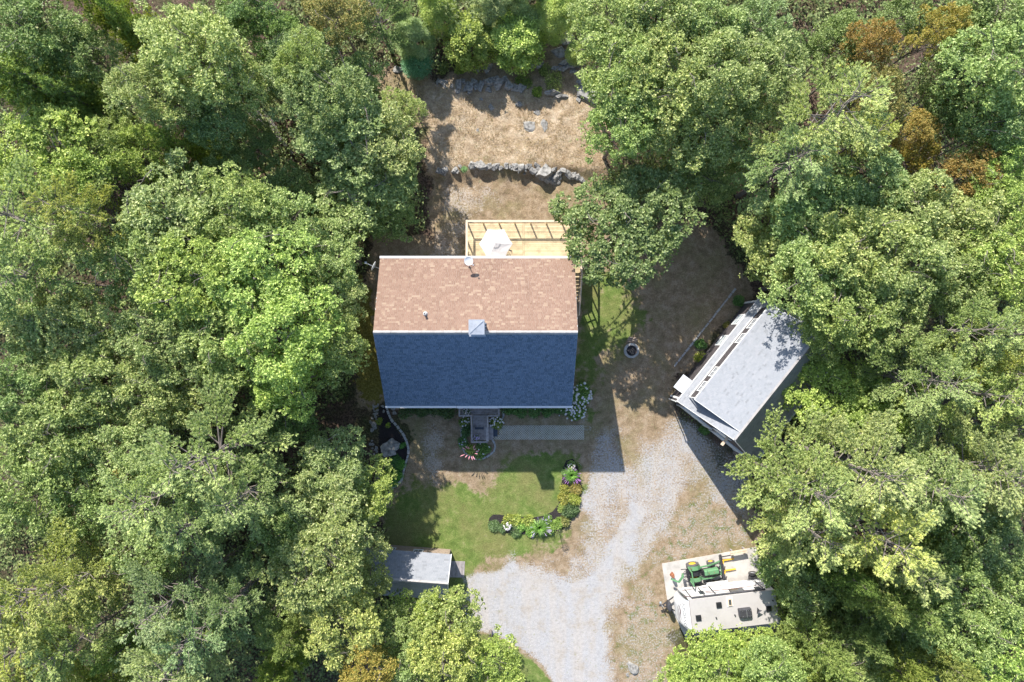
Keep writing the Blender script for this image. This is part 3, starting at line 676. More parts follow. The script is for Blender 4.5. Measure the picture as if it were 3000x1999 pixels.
# local y points up-image; roof runs to -y ... with this rotation +y local is down-image
m = MB(); prof = [(.2, 0), (SW-.2, 0), (SW-.2, a1z+.03), (SW/2, a2z-.2), (.2, a1z+.03)]
m.extr([(.2, a, z) for a, z in prof], (SLn-.4, 0, 0)); m.build('wall', M['log'], shed)
slope(shed, (0, 0, a1z), (SLn, 0, a1z), (0, SW/2, a2z), (SLn, SW/2, a2z), 'roof_grey', tw=.33)
slope(shed, (0, SW, a1z), (SLn, SW, a1z), (0, SW/2, a2z), (SLn, SW/2, a2z), 'roof_grey', tw=.33)
m = MB(); m.extr([(0, SW/2-.12, a2z-.05), (0, SW/2, a2z+.05), (0, SW/2+.12, a2z-.05), (0, SW/2, a2z-.02)], (SLn, 0, 0)); m.build('ridge_cap', M['ridge'], shed)
for x_ in (-.02, SLn+.02): m = MB(); m.beam((x_,0,a1z-.04),(x_,SW/2,a2z-.04),.04,.12); m.beam((x_,SW,a1z-.04),(x_,SW/2,a2z-.04),.04,.12); m.build('rake_board', M['white'], shed)
window(shed, (2.7, .19, 1.15), (0,-1), .7, .7); window(shed, (4.9, .19, 1.15), (0,-1), .7, .7)
m = MB(); m.box(.13,.18,SW/2-.75,SW/2+.75,.1,1.95); m.build('shed_door', M['grey_wood'], shed)
rp_ = thing('shed_ramp', W(1340, 1668), 'weathered boarded ramp lying on the grass at the shed\'s right end', 'ramp', rz=R(-3))
for k in range(9):
    m = MB(); m.extr([(-.58+k*.13, -.66, .13-k*.012), (-.46+k*.13, -.66, .13-k*.012), (-.46+k*.13, .66, .13-k*.012), (-.58+k*.13, .66, .13-k*.012)], (0,0,-.03)); m.build('plank', M['grey_wood'], rp_)

# ---------------------------------------------------------------- flowers and leafy clumps
def leaf_cloud(n, c, rr, L, wd, up=.35, seed=0, flat=.6, shell=.55, tri=False):
    """n leaves on the outside of an ellipsoid clump"""
    r = np.random.RandomState(seed)
    d = r.normal(size=(n,3)); d[:,2] = np.abs(d[:,2])*.9; d /= np.linalg.norm(d, axis=1)[:,None]
    rad = (shell + (1-shell)*r.rand(n))[:,None]
    p = np.array(c) + d*rad*np.array(rr)
    th = r.rand(n)*2*np.pi
    l = np.stack([np.cos(th), np.sin(th), r.uniform(-.3, up*1.6, n)], 1) + d*.5; l /= np.linalg.norm(l, axis=1)[:,None]
    s = np.cross(l, np.stack([r.normal(0,.35,n), r.normal(0,.35,n), np.ones(n)], 1)); s /= np.linalg.norm(s, axis=1)[:,None]
    LL = (L*r.uniform(.7, 1.3, n))[:,None]; ww = LL*wd
    if tri: v = np.stack([p - s*ww/2, p + s*ww/2, p + l*LL], 1)
    else: v = np.stack([p, p + l*LL*.5 + s*ww/2, p + l*LL, p + l*LL*.5 - s*ww/2], 1)
    return v
def mesh_obj(name, v, nper, mats, parent=None, col=None, tint=None, midx=None):
    n = len(v.reshape(-1,3))//nper
    me = quads_mesh(name, v.reshape(-1,3), nper, rs.rand(n) if tint is None else tint, mats, midx)
    o = bpy.data.objects.new(name, me); C.objects.link(o); o.parent = parent
    if col:
        cc_ = [col[0]*.74, col[1]*.78, col[2]*.74+.12]; k_ = min(1, 1.05/max(cc_)); o.color = (cc_[0]*k_, cc_[1]*k_, cc_[2]*k_, 1)
    return o
def bush(loc, rr, label, col=(1,1,1), L=.11, n=1500, cat='shrub', group=None, flowers=None, seed=1, name='shrub', wd=.5, mat='oak', sub=5, rz=0):
    t = thing(name, loc, label, cat, group, rz)
    r = random.Random(seed); vs = []
    for k in range(sub):
        a = r.random()*6.28; q = r.uniform(.2, .62) if k else 0
        f = r.uniform(.45, .65) if k else .8
        vs.append(leaf_cloud(n//sub, (rr[0]*q*math.cos(a), rr[1]*q*math.sin(a), rr[2]*.15*f), (rr[0]*f, rr[1]*f, rr[2]*f*1.1), L, wd, seed=seed*31+k))
    mesh_obj('foliage', np.concatenate(vs), 4, [M[mat]], t, col)
    m = MB()
    for k in range(5):
        a = r.random()*6.28; m.tube([(0,0,0), (rr[0]*.4*math.cos(a), rr[1]*.4*math.sin(a), rr[2]*.7)], [.025,.01], 5)
    m.build('stem', M['bark'], t)
    if flowers:
        mt, nf, fs = flowers
        for k in range(nf):
            m = MB(); a = r.random()*6.28; q = math.sqrt(r.random())*.92; z = rr[2]*(math.sqrt(max(0,1-q*q))*.9+.12)
            x_, y_ = rr[0]*q*math.cos(a), rr[1]*q*math.sin(a)
            for j in range(6):
                b_ = j*math.pi/3+r.random(); m.add([(x_,y_,z+fs*.4),(x_+fs*math.cos(b_),y_+fs*math.sin(b_),z+fs*.15),(x_+fs*math.cos(b_+.9),y_+fs*math.sin(b_+.9),z+fs*.15),(x_+fs*.4*math.cos(b_+.4),y_+fs*.4*math.sin(b_+.4),z-fs*.3)], [(0,1,2),(1,3,2)])
            m.build('flower', M[mt], t)
    return t
def grass_fountain(loc, r_, h_, label, col, n=420, flowers=None, seed=1, name='fountain_grass'):
    t = thing(name, loc, label, 'ornamental grass'); r = np.random.RandomState(seed)
    th = r.rand(n)*2*np.pi; q = r.uniform(.35, 1, n)*r_; hh = h_*r.uniform(.6, 1, n); vs = []
    prev = np.zeros((n,3)); prev[:,0] = np.cos(th)*.04; prev[:,1] = np.sin(th)*.04
    for k in range(1, 4):
        f = k/3; z = hh*np.sin(f*2.3)*1.0
        cur = np.stack([np.cos(th)*q*f, np.sin(th)*q*f, np.maximum(.03, z)], 1)
        sd_ = np.stack([-np.sin(th), np.cos(th), np.zeros(n)], 1)*.011*(1.15-f*.8); s2 = np.stack([-np.sin(th), np.cos(th), np.zeros(n)], 1)*.011*(1.15-(f-.33)*.8)
        vs.append(np.stack([prev-s2, prev+s2, cur+sd_, cur-sd_], 1)); prev = cur
    mesh_obj('blades', np.concatenate(vs), 4, [M['oak']], t, col)
    if flowers:
        rr_ = random.Random(seed)
        for k in range(flowers[1]):
            a = rr_.random()*6.28; q_ = r_*rr_.uniform(.75, 1.08); m = MB()
            p = Vector((math.cos(a)*q_, math.sin(a)*q_, h_*rr_.uniform(.8,1.1))); m.tube([p*.6, p, p+Vector((math.cos(a)*.1, math.sin(a)*.1, .04))], [.004,.02,.012], 5); m.build('flower_spike', M[flowers[0]], t)
    return t
def pot(name, loc, label, r_, h_, mt, nf, leafcol=(.8,1,.7), seed=1, cat='potted plant'):
    t = thing(name, loc, label, cat)
    m = MB(); m.tube([(0,0,0),(0,0,h_*.9),(0,0,h_)], [r_*.55, r_*.8, r_*.85], 14); m.build('pot', M['dark'], t)
    mesh_obj('foliage', leaf_cloud(420, (0,0,h_), (r_, r_, r_*.7), .07, .5, seed=seed), 4, [M['oak']], t, leafcol)
    rr_ = random.Random(seed)
    for k in range(nf):
        a = rr_.random()*6.28; q = math.sqrt(rr_.random())*r_; z = h_+r_*.7*math.sqrt(max(0, 1-(q/r_)**2))+.02; m = MB(); x_, y_ = q*math.cos(a), q*math.sin(a); f = .035
        m.add([(x_,y_,z+.02)]+[(x_+f*math.cos(b*1.2566), y_+f*math.sin(b*1.2566), z) for b in range(5)], [(0,1,2),(0,2,3),(0,3,4),(0,4,5),(0,5,1)]); m.build('flower', M[mt], t)
    return t
p = W(1368, 1206, 1.2); pot('flower_pot', (p.x, p.y, 1.15), 'pot of small white daisies on the upper left corner of the porch', .34, .3, 'petal_w', 46, (.35,.5,.4), 3)
p = W(1394, 1284, .8); pot('flower_pot', (p.x, p.y, .45), 'pot of purple and white petunias at the lower left corner of the porch', .30, .35, 'petal_l', 60, (.6,.8,.6), 5)

# beds round the porch: edging
ebrick = None
def edging(name, pts, label, h=0, ln=.36, wd=.14, ht=.13, mt='edge'):
    """single stones laid end to end along a curve of photo pixels"""
    global ebrick
    P = [G(*p) for p in pts]; t = thing(name, P[0], label, 'edging')
    seg = []; d = 0
    for i in range(len(P)-1):
        L = (P[i+1]-P[i]).length; seg.append((d, L, P[i], P[i+1])); d += L
    n_ = max(1, int(d/ln))
    for k in range(n_):
        q = (k+.5)*d/n_
        for (d0, L, a, b_) in seg:
            if d0 <= q <= d0+L+1e-6: pp = a.lerp(b_, (q-d0)/L); dd = b_-a; break
        if ebrick is None:
            m = MB(); m.extr([(-.5,-.5,-.3),(.5,-.5,-.3),(.5,.5,-.3),(-.5,.5,-.3)], (0,0,1.1)); m.add([(-.45,-.4,.8),(.45,-.42,.8),(.46,.4,.84),(-.44,.42,.82),(-.5,-.5,.7),(.5,-.5,.7),(.5,.5,.7),(-.5,.5,.7)],[(0,1,2,3),(4,5,1,0),(5,6,2,1),(6,7,3,2),(7,4,0,3)])
            ebrick = m.build('edging_stone', M['edge'], t); o = ebrick
        else: o = ebrick.copy(); C.objects.link(o)
        o.parent = t; o.location = pp-P[0]+Vector((0,0,rnd.uniform(0,.02))); o.rotation_euler = (0, 0, math.atan2(dd.y, dd.x)+rnd.uniform(-.1,.1))
        o.scale = (d/n_*rnd.uniform(.8,.97), wd*rnd.uniform(.8,1.2), ht)
q = lambda x, y: (1300+x/8.71, 1180+y/8.71)
edging('stone_edging', [q(490,530), q(462,620), q(452,720), q(455,830), q(450,960), q(455,1080), q(480,1180), q(540,1270), q(640,1350), q(740,1415), q(860,1440), q(980,1430), q(1100,1385), q(1200,1320), q(1285,1230), q(1315,1130), q(1300,1040), q(1260,980), q(1230,950)], 'pale stone edging curving round the flower bed at the foot of the porch')
edging('stone_edging', [q(1590,275), q(1520,285), q(1522,360), q(1490,430), q(1450,490)], 'short run of stone edging beside the porch\'s right corner')
q2 = lambda x, y: (1080+x/5.225, 1180+y/5.225)
edging('stone_edging', [q2(270,50), q2(300,150), q2(332,230), q2(370,290), q2(430,350), q2(490,430), q2(540,500), q2(572,570), q2(598,640), q2(612,710), q2(608,790), q2(590,860), q2(560,960), q2(530,1080), q2(500,1200), q2(430,1270), q2(340,1320), q2(318,1400), q2(290,1480), q2(262,1560), q2(200,1640)], 'long curved stone edging of the boulder bed left of the front yard', wd=.17)
edging('stone_edging', [(1974,1075),(2010,1030),(2045,985),(2085,935),(2120,890),(2155,846)], 'low straight stone edging running beside the garage\'s windowed long side', wd=.14, ln=.5)
m_ = None
# plants in the porch bed
def B_at(px, py, r_, h_, label, **k):
    p = G(px, py); return bush(p, (r_, r_, h_), label, **k)
B_at(1364, 1236, .5, .7, 'small flowering hydrangea left of the porch steps', flowers=('petal_w', 9, .07), seed=11, n=900, col=(.9,1,.6))
B_at(1455, 1236, .62, .8, 'hydrangea with round white blossoms in the bed right of the porch steps', flowers=('petal_w', 20, .075), seed=12, n=1300, col=(1,1,.55))
B_at(1367, 1262, .55, .7, 'dark green shrub against the left side of the lower porch rail', seed=13, n=1100, col=(.4,.62,.45))
B_at(1358, 1296, .5, .55, 'leafy plant with lilac flowers at the left edge of the porch bed', seed=14, n=800, col=(.6,.9,.7), flowers=('petal_l', 7, .05))
B_at(1412, 1316, .75, .6, 'low shrub with white blooms just below the porch\'s end rail', seed=15, n=1500, col=(.7,.95,.5), flowers=('petal_w', 9, .05))
t = B_at(1381, 1318, .6, .75, 'pink plumed plant sticking out of the porch bed into the sunlight', seed=16, n=700, col=(1.2,1.2,.6), name='plumed_plant', cat='flowering plant')
for k, (a, L) in enumerate(((2.6,.95),(3.5,1.05),(3.9,.7),(.2,.9),(-.2,.75),(1.0,.85),(.6,.7),(-1.0,.85),(5.0,.8),(1.9,.6),(2.2,.8),(4.5,.7))):
    m = MB(); m.tube([(math.cos(a)*L*.42, math.sin(a)*L*.42, 1.3), (math.cos(a)*L*.52, math.sin(a)*L*.52, 1.42), (math.cos(a)*L*.68, math.sin(a)*L*.68, 1.5), (math.cos(a)*L*.82, math.sin(a)*L*.82, 1.5)], [.006,.028,.036,.008], 6); m.build('flower_plume', M['petal_pk'], t)
# hydrangea by the right front corner, foundation shrubs
B_at(1700, 1160, 1.0, 1.4, 'big hydrangea full of white blossoms at the blue roof\'s lower right corner', seed=21, n=3800, col=(.75,1,.55), flowers=('petal_w', 46, .085), L=.13)
B_at(1684, 1205, .95, 1.1, 'hydrangea with dense white blossoms just below the blue roof\'s lower right corner', seed=22, n=3000, col=(.7,.95,.5), flowers=('petal_w', 48, .08), L=.13)
fl = ['leftmost dark shrub under the front gutter, beside the left stone edging', 'second dark shrub from the left under the front gutter', 'third dark shrub from the left under the front gutter', 'dark shrub under the front gutter hard against the porch\'s left side']
for k, x_ in enumerate((1195, 1238, 1280, 1322)): B_at(x_, 1198, .85, .8, fl[k], seed=30+k, n=1600, col=(.38,.5,.3), group='foundation shrubs')
fl = ['dark shrub under the front gutter just right of the porch', 'second dark shrub right of the porch, under the front gutter', 'third dark shrub right of the porch, under the front gutter', 'fourth dark shrub right of the porch, under the front gutter', 'dark shrub under the front gutter touching the hydrangea']
for k, x_ in enumerate((1485, 1525, 1566, 1608, 1648)): B_at(x_, 1195, .8, .9, fl[k], seed=40+k, n=1700, col=(.45,.72,.4), group='foundation shrubs', flowers=('petal_w', 3, .05) if k > 1 else None)
gb = thing('garden_light', G(1710, 1122), 'small white ball-shaped garden light above the large hydrangea', 'garden light')
m = MB(); m.tube([(0,0,0),(0,0,.7)], .02, 8); m.build('stake', M['dark'], gb)
m = MB(); m.tube([(0,0,.68),(0,0,.70),(0,0,.76),(0,0,.84),(0,0,.90),(0,0,.92)], [.02,.07,.115,.115,.07,.02], 16); m.build('globe', M['white'], gb)
# curved island bed
bed = thing('flower_bed', G(1600, 1530), 'curved mulch flower bed on the lawn beside the gravel drive', 'flower bed')
q3 = lambda x, y: (1420+x/6.03, 1340+y/6.03)
poly = [q3(60,1200), q3(80,1080), q3(150,1015), q3(260,1015), q3(420,1045), q3(700,1062), q3(900,1060), q3(1060,1030), q3(1200,960), q3(1300,840), q3(1335,700), q3(1345,520), q3(1370,380), q3(1380,200), q3(1440,60), q3(1560,30), q3(1640,150), q3(1680,350), q3(1720,520), q3(1690,720), q3(1620,900), q3(1560,1060), q3(1440,1220), q3(1280,1340), q3(1050,1370), q3(700,1360), q3(350,1330), q3(150,1290)]
m = MB(); o_ = bed.location; m.prism([(G(*a).x-o_.x, G(*a).y-o_.y) for a in poly], -.05, .045); m.build('mulch', M['soil'], bed)
I = lambda zx, zy, r_, h_, lab, **k: B_at(*q3(zx, zy), r_, h_, lab, **k)
I(180,1220,.52,.45,'grey-green lavender mound at the left tip of the curved flower bed', seed=51, n=1500, col=(.75,.9,.85), wd=.25)
I(300,1240,.40,.42,'grey-green mound just left of the white flowering bush in the curved bed', seed=60, n=1000, col=(.75,.9,.85), wd=.25)
I(405,1205,.36,.55,'round white flowering bush in the lower left of the curved bed', seed=52, n=700, flowers=('petal_w', 26, .06), col=(.9,1,.8))
I(540,1300,.55,.4,'grey-green mound right of the white flowering bush in the curved bed', seed=53, n=1500, col=(.7,.85,.75), wd=.25)
I(420,1110,.55,.35,'pale yellow-green hosta mound nearest the bed\'s bare left mulch', seed=54, n=1000, col=(1.9,1.7,.9), L=.16)
I(590,1120,.5,.35,'second pale yellow-green hosta mound along the bed\'s lawn side', seed=55, n=900, col=(1.8,1.7,.9), L=.16)
I(780,1120,.55,.35,'third pale yellow-green hosta mound along the bed\'s lawn side', seed=56, n=1000, col=(1.9,1.75,1.0), L=.16)
I(640,1215,.5,.4,'bright green mound in the middle of the bed\'s lower arm', seed=57, n=1200, col=(1.0,1.35,.6))
I(800,1280,.6,.42,'bright green mound left of the lower fountain grass', seed=58, n=1400, col=(.95,1.3,.55))
I(1130,1240,.55,.45,'green clump with pale tips right of the lower fountain grass', seed=59, n=1300, col=(1.1,1.3,.7))
I(1110,1110,.45,.5,'clump with mauve flower heads above the lower fountain grass', seed=61, n=1000, col=(.8,1,.6), flowers=('petal_l', 9, .045))
I(1270,1190,.62,.5,'yellow-green shrub at the outer bend of the curved bed', seed=62, n=1500, col=(1.2,1.35,.7))
I(1410,1130,.5,.5,'reddish brown tinged shrub at the bend of the curved bed', seed=63, n=1200, col=(1.1,.9,.6))
I(1480,920,.72,.6,'dark grey-green shrub on the drive side of the curved bed', seed=64, n=2000, col=(.5,.62,.5))
I(1370,900,.4,.35,'small pale plant beside the bed\'s bare mulch bend', seed=65, n=700, col=(1.4,1.4,.8))
I(1400,720,.6,.45,'yellow leaved mound halfway up the curved bed, lawn side', seed=66, n=1500, col=(1.9,1.5,.7))
I(1400,560,.5,.45,'golden leaved mound below the upper fountain grass', seed=67, n=1300, col=(2.0,1.6,.8))
I(1560,740,.55,.5,'olive green daylily clump halfway up the bed, drive side', seed=68, n=1400, col=(1.5,1.35,.6), wd=.2, L=.2)
I(1610,560,.5,.45,'straw coloured faded clump on the drive side of the curved bed', seed=69, n=1100, col=(2.2,1.5,1.0), wd=.2, L=.18)
I(1530,140,.42,.6,'plant with white flower heads at the top tip of the curved bed', seed=70, n=900, flowers=('petal_w', 14, .05), col=(1.1,1.2,.8))
I(1420,250,.38,.4,'silvery leaved clump left of the upper fountain grass', seed=71, n=800, col=(.9,1.1,.9))
p = G(*q3(1530, 310)); grass_fountain(p, .72, .62, 'fountain grass with violet spikes near the top of the curved bed', (1.0,1.5,.7), flowers=('petal_p', 22), seed=4)
p = G(*q3(970, 1230)); grass_fountain(p, .85, .7, 'fountain grass with pale violet spikes in the lower arm of the curved bed', (1.0,1.4,.7), flowers=('petal_l', 14), seed=5)
tt = thing('bare_stalk', G(*q3(1290,1270)), 'tall thin bare-stemmed plant throwing a spiky shadow at the bed\'s outer bend', 'plant')
m = MB()
for k in range(7): a = k*.9; m.tube([(0,0,0),(.1*math.cos(a),.1*math.sin(a),.7),(.28*math.cos(a),.28*math.sin(a),1.3+.1*(k%3))], [.014,.012,.008], 5)
m.build('stalks', M['bark'], tt); mesh_obj('leaves', leaf_cloud(90, (0,0,1.15), (.32,.32,.3), .09, .5, seed=77), 4, [M['oak']], tt, (.8,.8,.5))

# ---------------------------------------------------------------- rocks
from mathutils import noise as mnoise
def rock_mesh(seed, sub=3, planes=9, name='rock'):
    bm = __import__('bmesh').new(); bmesh = __import__('bmesh')
    bmesh.ops.create_icosphere(bm, subdivisions=sub, radius=1); r = random.Random(seed); pl = []; sub = max(sub, 2)
    for k in range(planes):
        n_ = Vector((r.gauss(0,1), r.gauss(0,1), r.gauss(0,.8))).normalized(); pl.append((n_, r.uniform(.38,.78)))
    pl.append((Vector((r.gauss(0,.2), r.gauss(0,.2), 1)).normalized(), .5))
    for v in bm.verts:
        for n_, d in pl:
            e = v.co.dot(n_)-d
            if e > 0: v.co -= n_*e
        q_ = v.co*1.7+Vector((seed*3.1, 0, 0)); v.co *= 1+.16*mnoise.noise(q_)+.09*mnoise.noise(q_*3)+.05*mnoise.noise(q_*7)
    me = bpy.data.meshes.new(name); bm.to_mesh(me); bm.free(); me.materials.append(M['rock'])
    at = me.attributes.new('tint', 'FLOAT', 'FACE'); return me
RM = [rock_mesh(100+k) for k in range(9)]; RS = [rock_mesh(200+k, 2, 6) for k in range(5)]
def rock(parent, px, py, dpx, asp=1.0, hz=.55, rz=0, small=False, name='stone', h=0):
    """dpx = width in photo pixels"""
    p = G(px, py); r_ = dpx/PXM/2*1.12; me = rnd.choice(RS if small else RM)
    o = bpy.data.objects.new(name, me); C.objects.link(o)
    if parent: o.parent = parent; o.location = p-parent.location+Vector((0,0,r_*hz*.25+h))
    else: o.location = p+Vector((0,0,r_*hz*.25))
    o.scale = (r_, r_*asp, r_*hz); o.rotation_euler = (rnd.uniform(-.15,.15), rnd.uniform(-.15,.15), rz if rz else rnd.random()*6.28)
    return o
q5 = lambda x, y: (1260+x/2.924, 460+y/2.924)
sw = thing('stone_wall', G(1480, 500), 'broken fieldstone wall across the dry grass slope behind the deck', 'stone wall')
for (x, y, d) in [(75,125,22),(120,112,20),(125,135,26),(215,120,22),(235,130,18),(258,88,18),(345,85,16),(375,75,26),(440,70,36),(400,72,22),(510,90,28),(480,95,16),(545,85,22),(580,75,22),(610,95,16),(650,75,20),(655,92,16),(690,85,18),(720,72,14),(770,105,34),(745,85,20),(820,90,14),(815,110,14),(808,150,8),(845,75,16),(875,120,24),(910,72,20),(925,115,22),(905,140,12),(980,145,44),(960,165,26),(1010,190,30),(1060,115,20),(1060,205,34),(1115,130,22),(1145,120,20),(1180,150,30),(1110,185,14),(1100,220,14),(1215,165,26),(1270,180,24),(1300,195,22),(700,100,12),(730,115,14),(855,95,14),(1030,175,18),(1090,160,18)]:
    rock(sw, *q5(x, y), d*1.1, rnd.uniform(.6,1), rnd.uniform(.6,.95), small=d < 16)
q6 = lambda x, y: (1050+x/2.6133, 60+y/2.6133)
lg = thing('rock_ledge', G(1450, 255), 'grey rock outcrop along the top of the dry grass slope, below the bushes', 'rock outcrop')
for (x, y, d, a) in [(770,490,30,1),(850,510,36,1),(718,508,14,1),(640,480,30,.5),(610,470,20,.6),(660,505,16,.7),(900,520,22,1),(940,500,34,.8),(1000,475,30,1),(1080,490,48,.7),(1150,505,36,.8),(1000,540,18,1),(850,555,16,.6),(800,470,22,1),(985,370,34,.9),(910,380,26,.8),(1050,460,26,.8),(1190,520,30,.8),(1300,340,34,1),(1400,345,26,1),(1260,520,30,.8),(1530,590,24,.4),(1480,560,50,.4),(1560,580,36,.35),(1220,520,20,1),(760,540,16,1),(1120,455,24,.8),(880,470,20,1)]:
    rock(lg, *q6(x, y), d*1.15, a*rnd.uniform(.8,1), rnd.uniform(.5,.9), rz=(.01 if a < .6 else 0), small=d < 17)
ro = thing('rock_ledge', G(1640, 180), 'pale boulders and slabs running up the right end of the rocky slope between trees', 'rock outcrop')
for (x, y, d, a) in [(1590,140,44,.9),(1530,240,46,.8),(1605,235,24,1),(1575,330,48,.45),(1630,350,56,.4),(1560,380,36,.4),(1680,345,26,.5),(1735,470,60,.7),(1770,570,60,.9),(1685,605,20,1.2),(1700,560,28,.6),(1790,420,30,.8),(1500,370,26,.5),(1640,390,24,.5)]:
    rock(ro, *q6(x, y), d*1.12, a, rnd.uniform(.35,.6), rz=.2)
def lone(px, py, d, lab, asp=.8, hz=.5, rz=0):
    o = rock(None, px, py, d, asp, hz, rz, name='boulder'); tag(o, lab, 'boulder'); return o
lone(1548, 370, 40, 'flat grey boulder sunk in the middle of the straw-coloured slope', .9, .16, .4)
lone(1593, 366, 22, 'narrow flat stone just right of the flat boulder on the straw slope', 1.6, .16, .1)
lone(1575, 331, 30, 'nearly buried flat stone above the flat boulder on the straw slope', .5, .12, .1)
lone(1518, 305, 24, 'grey rock in dappled shade just below the rock ledge', .9, .4)
lone(1438, 315, 22, 'small grey rock in the tree shadow on the upper slope', .8, .4)
lone(1410, 291, 14, 'little bluish rock left of the shaded rocks under the ledge', .9, .4)
lone(1399, 381, 11, 'tiny pale stone alone on the left half of the straw slope', .9, .3)
lone(1073, 207, 24, 'shaded grey boulder at the far left end of the upper clearing', .8, .6)
lone(1092, 205, 18, 'smaller boulder right beside the far left boulder of the upper clearing', .8, .6)
lone(1165, 203, 36, 'low dark rock left of the round blue-green pine bush', .6, .3, .1)
lone(1253, 152, 20, 'grey rock in the shade above the round blue-green pine bush', .7, .5)
lone(1852, 1953, 32, 'pale squarish boulder at the bottom edge, right of the gravel drive', 1.25, .4, .5)
lone(1838, 1976, 14, 'small stone touching the pale boulder near the bottom edge', .7, .4)
lone(1138, 1318, 62, 'large lichened boulder in the dark bed left of the front yard', .92, .5, .9)
lone(1156, 1304, 40, 'shoulder block leaning on the large lichened boulder', .8, .62, .2)
sc = thing('stone_pile', G(1095, 1320), 'scatter of small round stones left of the large bed boulder', 'stones')
for (x, y, d) in [(30,635,8),(65,640,8),(50,590,6),(115,690,10),(100,730,7),(120,745,8),(90,850,7),(150,880,7),(110,940,8),(130,920,7),(200,905,6),(80,790,6),(60,700,6),(140,860,6),(95,970,8)]: rock(sc, *q2(x, y), d*1.2, .9, .8, small=True)
sc = thing('stone_pile', G(1100, 1240), 'tan stones and rubble up the left side of the dark bed', 'stones')
for (x, y, d) in [(80,340,20),(100,380,12),(125,270,10),(120,170,9),(90,180,9),(110,220,9),(80,90,9),(95,130,8),(75,50,8),(110,60,9),(140,40,8),(210,60,10),(60,240,8),(135,120,8),(230,130,9),(60,410,14),(35,300,10)]: rock(sc, *q2(x, y), d*1.2, .7, .7, small=d < 14)
for (x, y, d, l) in ((370,85,16,'pinkish flat stone in the sunlit strip at the left end of the front gutter'), (400,160,12,'smaller pinkish stone just below the flat stone in the sunlit strip')): lone(*q2(x, y), d*1.1, l, .9, .3)
B_at(*q2(440,880), .55, .35, 'dark green ground cover clump beside the large bed boulder', seed=81, n=1500, col=(.4,.75,.35), L=.08)
B_at(*q2(360,980), .8, .4, 'broad dark green clump between boulder and stone edging', seed=82, n=2200, col=(.42,.75,.35), L=.08)
B_at(*q2(490,960), .55, .35, 'bright green ground cover spilling toward the curved stone edging', seed=83, n=1600, col=(.7,1.25,.45), L=.07)
B_at(*q2(450,1110), .6, .35, 'bright green ground cover mat at the lower end of the dark bed', seed=84, n=1800, col=(.7,1.25,.45), L=.07)
B_at(*q2(380,1220), .5, .35, 'green mat closing the lower tip of the dark bed', seed=85, n=1300, col=(.65,1.1,.45), L=.07)
B_at(*q2(525,650), .3, .35, 'small upright green plant beside the curved edging, above the ground cover', seed=86, n=500, col=(.5,1.0,.4), L=.07)
B_at(*q2(300,360), .25, .3, 'tiny yellow-green plant alone in the dark mulch', seed=87, n=300, col=(1.4,1.5,.4), L=.07)
B_at(*q2(170,290), .32, .35, 'yellow-tipped plant on the left margin of the dark mulch', seed=88, n=500, col=(1.1,1.1,.4), L=.07)
p = G(*q2(200,1270)); grass_fountain(p, .7, .6, 'grey-blue ornamental grass where the tree meets the lower end of the dark bed', (.6,.9,.75), seed=8, name='ornamental_grass')
# plants beside the garage edging
for k, (x, y, r_, lab, cc) in enumerate([(2160,882,.55,'dark green shrub between edging and the garage\'s upper corner',(.5,.8,.4)),(2050,1010,.5,'dark green shrub in the strip between stone edging and garage',(.5,.8,.4)),(2052,1045,.62,'yellow-green flowering shrub against the garage\'s windowed side',(1.8,1.7,.4)),(2130,955,.4,'brownish low plant beside the garage\'s first window',(1.2,.9,.5)),(2062,1262,.42,'small round green shrub in front of the garage\'s bay doors',(.5,.8,.4))]):
    B_at(x, y, r_, .6, lab, seed=90+k, n=1200, col=cc, L=.09)

# ---------------------------------------------------------------- fire pit and firewood
fp = thing('fire_pit', G(1849, 1028), 'round stone fire pit with charred wood in the dappled shade right of the house', 'fire pit')
for ring in range(2):
    for k in range(14):
        a = k*2*math.pi/14+ring*.22; m = MB(); r0, r1 = .43, .62; da = .205
        m.extr([(r0*math.cos(a-da), r0*math.sin(a-da), .01+ring*.135), (r1*math.cos(a-da), r1*math.sin(a-da), .01+ring*.135), (r1*math.cos(a+da), r1*math.sin(a+da), .01+ring*.135), (r0*math.cos(a+da), r0*math.sin(a+da), .01+ring*.135)], (0,0,.125)); m.build('ring_stone', M['edge'], fp)
m = MB(); m.tube([(0,0,.02),(0,0,.26)], .425, 28, False); o = m.build('iron_ring', M['rust'], fp)
m = MB(); m.disc((0,0,.0), .42, .05, 24); m.build('ash', M['char'], fp)
for k in range(9):
    a = rnd.random()*3.14; cx, cy = rnd.uniform(-.14,.14), rnd.uniform(-.14,.14); d = Vector((math.cos(a), math.sin(a), rnd.uniform(-.25,.25)))*rnd.uniform(.16,.26); c_ = Vector((cx,cy,.14+.015*k))
    m = MB(); m.tube([c_-d, c_+d], .035, 6); m.build('burnt_log', M['char' if k % 2 else 'log'], fp)
def woodpile(px, py, label, n, L, rz, lay=2):
    t = thing('firewood_pile', G(px, py), label, 'firewood', rz=rz)
    for l_ in range(lay):
        for k in range(n-l_):
            y_ = (k-(n-l_-1)/2)*.15; j = rnd.uniform(-.06,.06); a = rnd.uniform(-.12,.12); m = MB(); z_ = .07+l_*.12; c_ = Vector((j, y_, z_)); d = Vector((math.cos(a), math.sin(a), 0))*L/2
            m.tube([c_-d, c_+d], [.068, .06], 5); m.build('log', M['log'], t)
woodpile(1852, 998, 'small stack of split logs against the top of the fire pit', 4, .72, R(-12))
woodpile(1052, 764, 'little stack of cut logs left of the brown roof\'s upper corner', 6, .45, R(12))

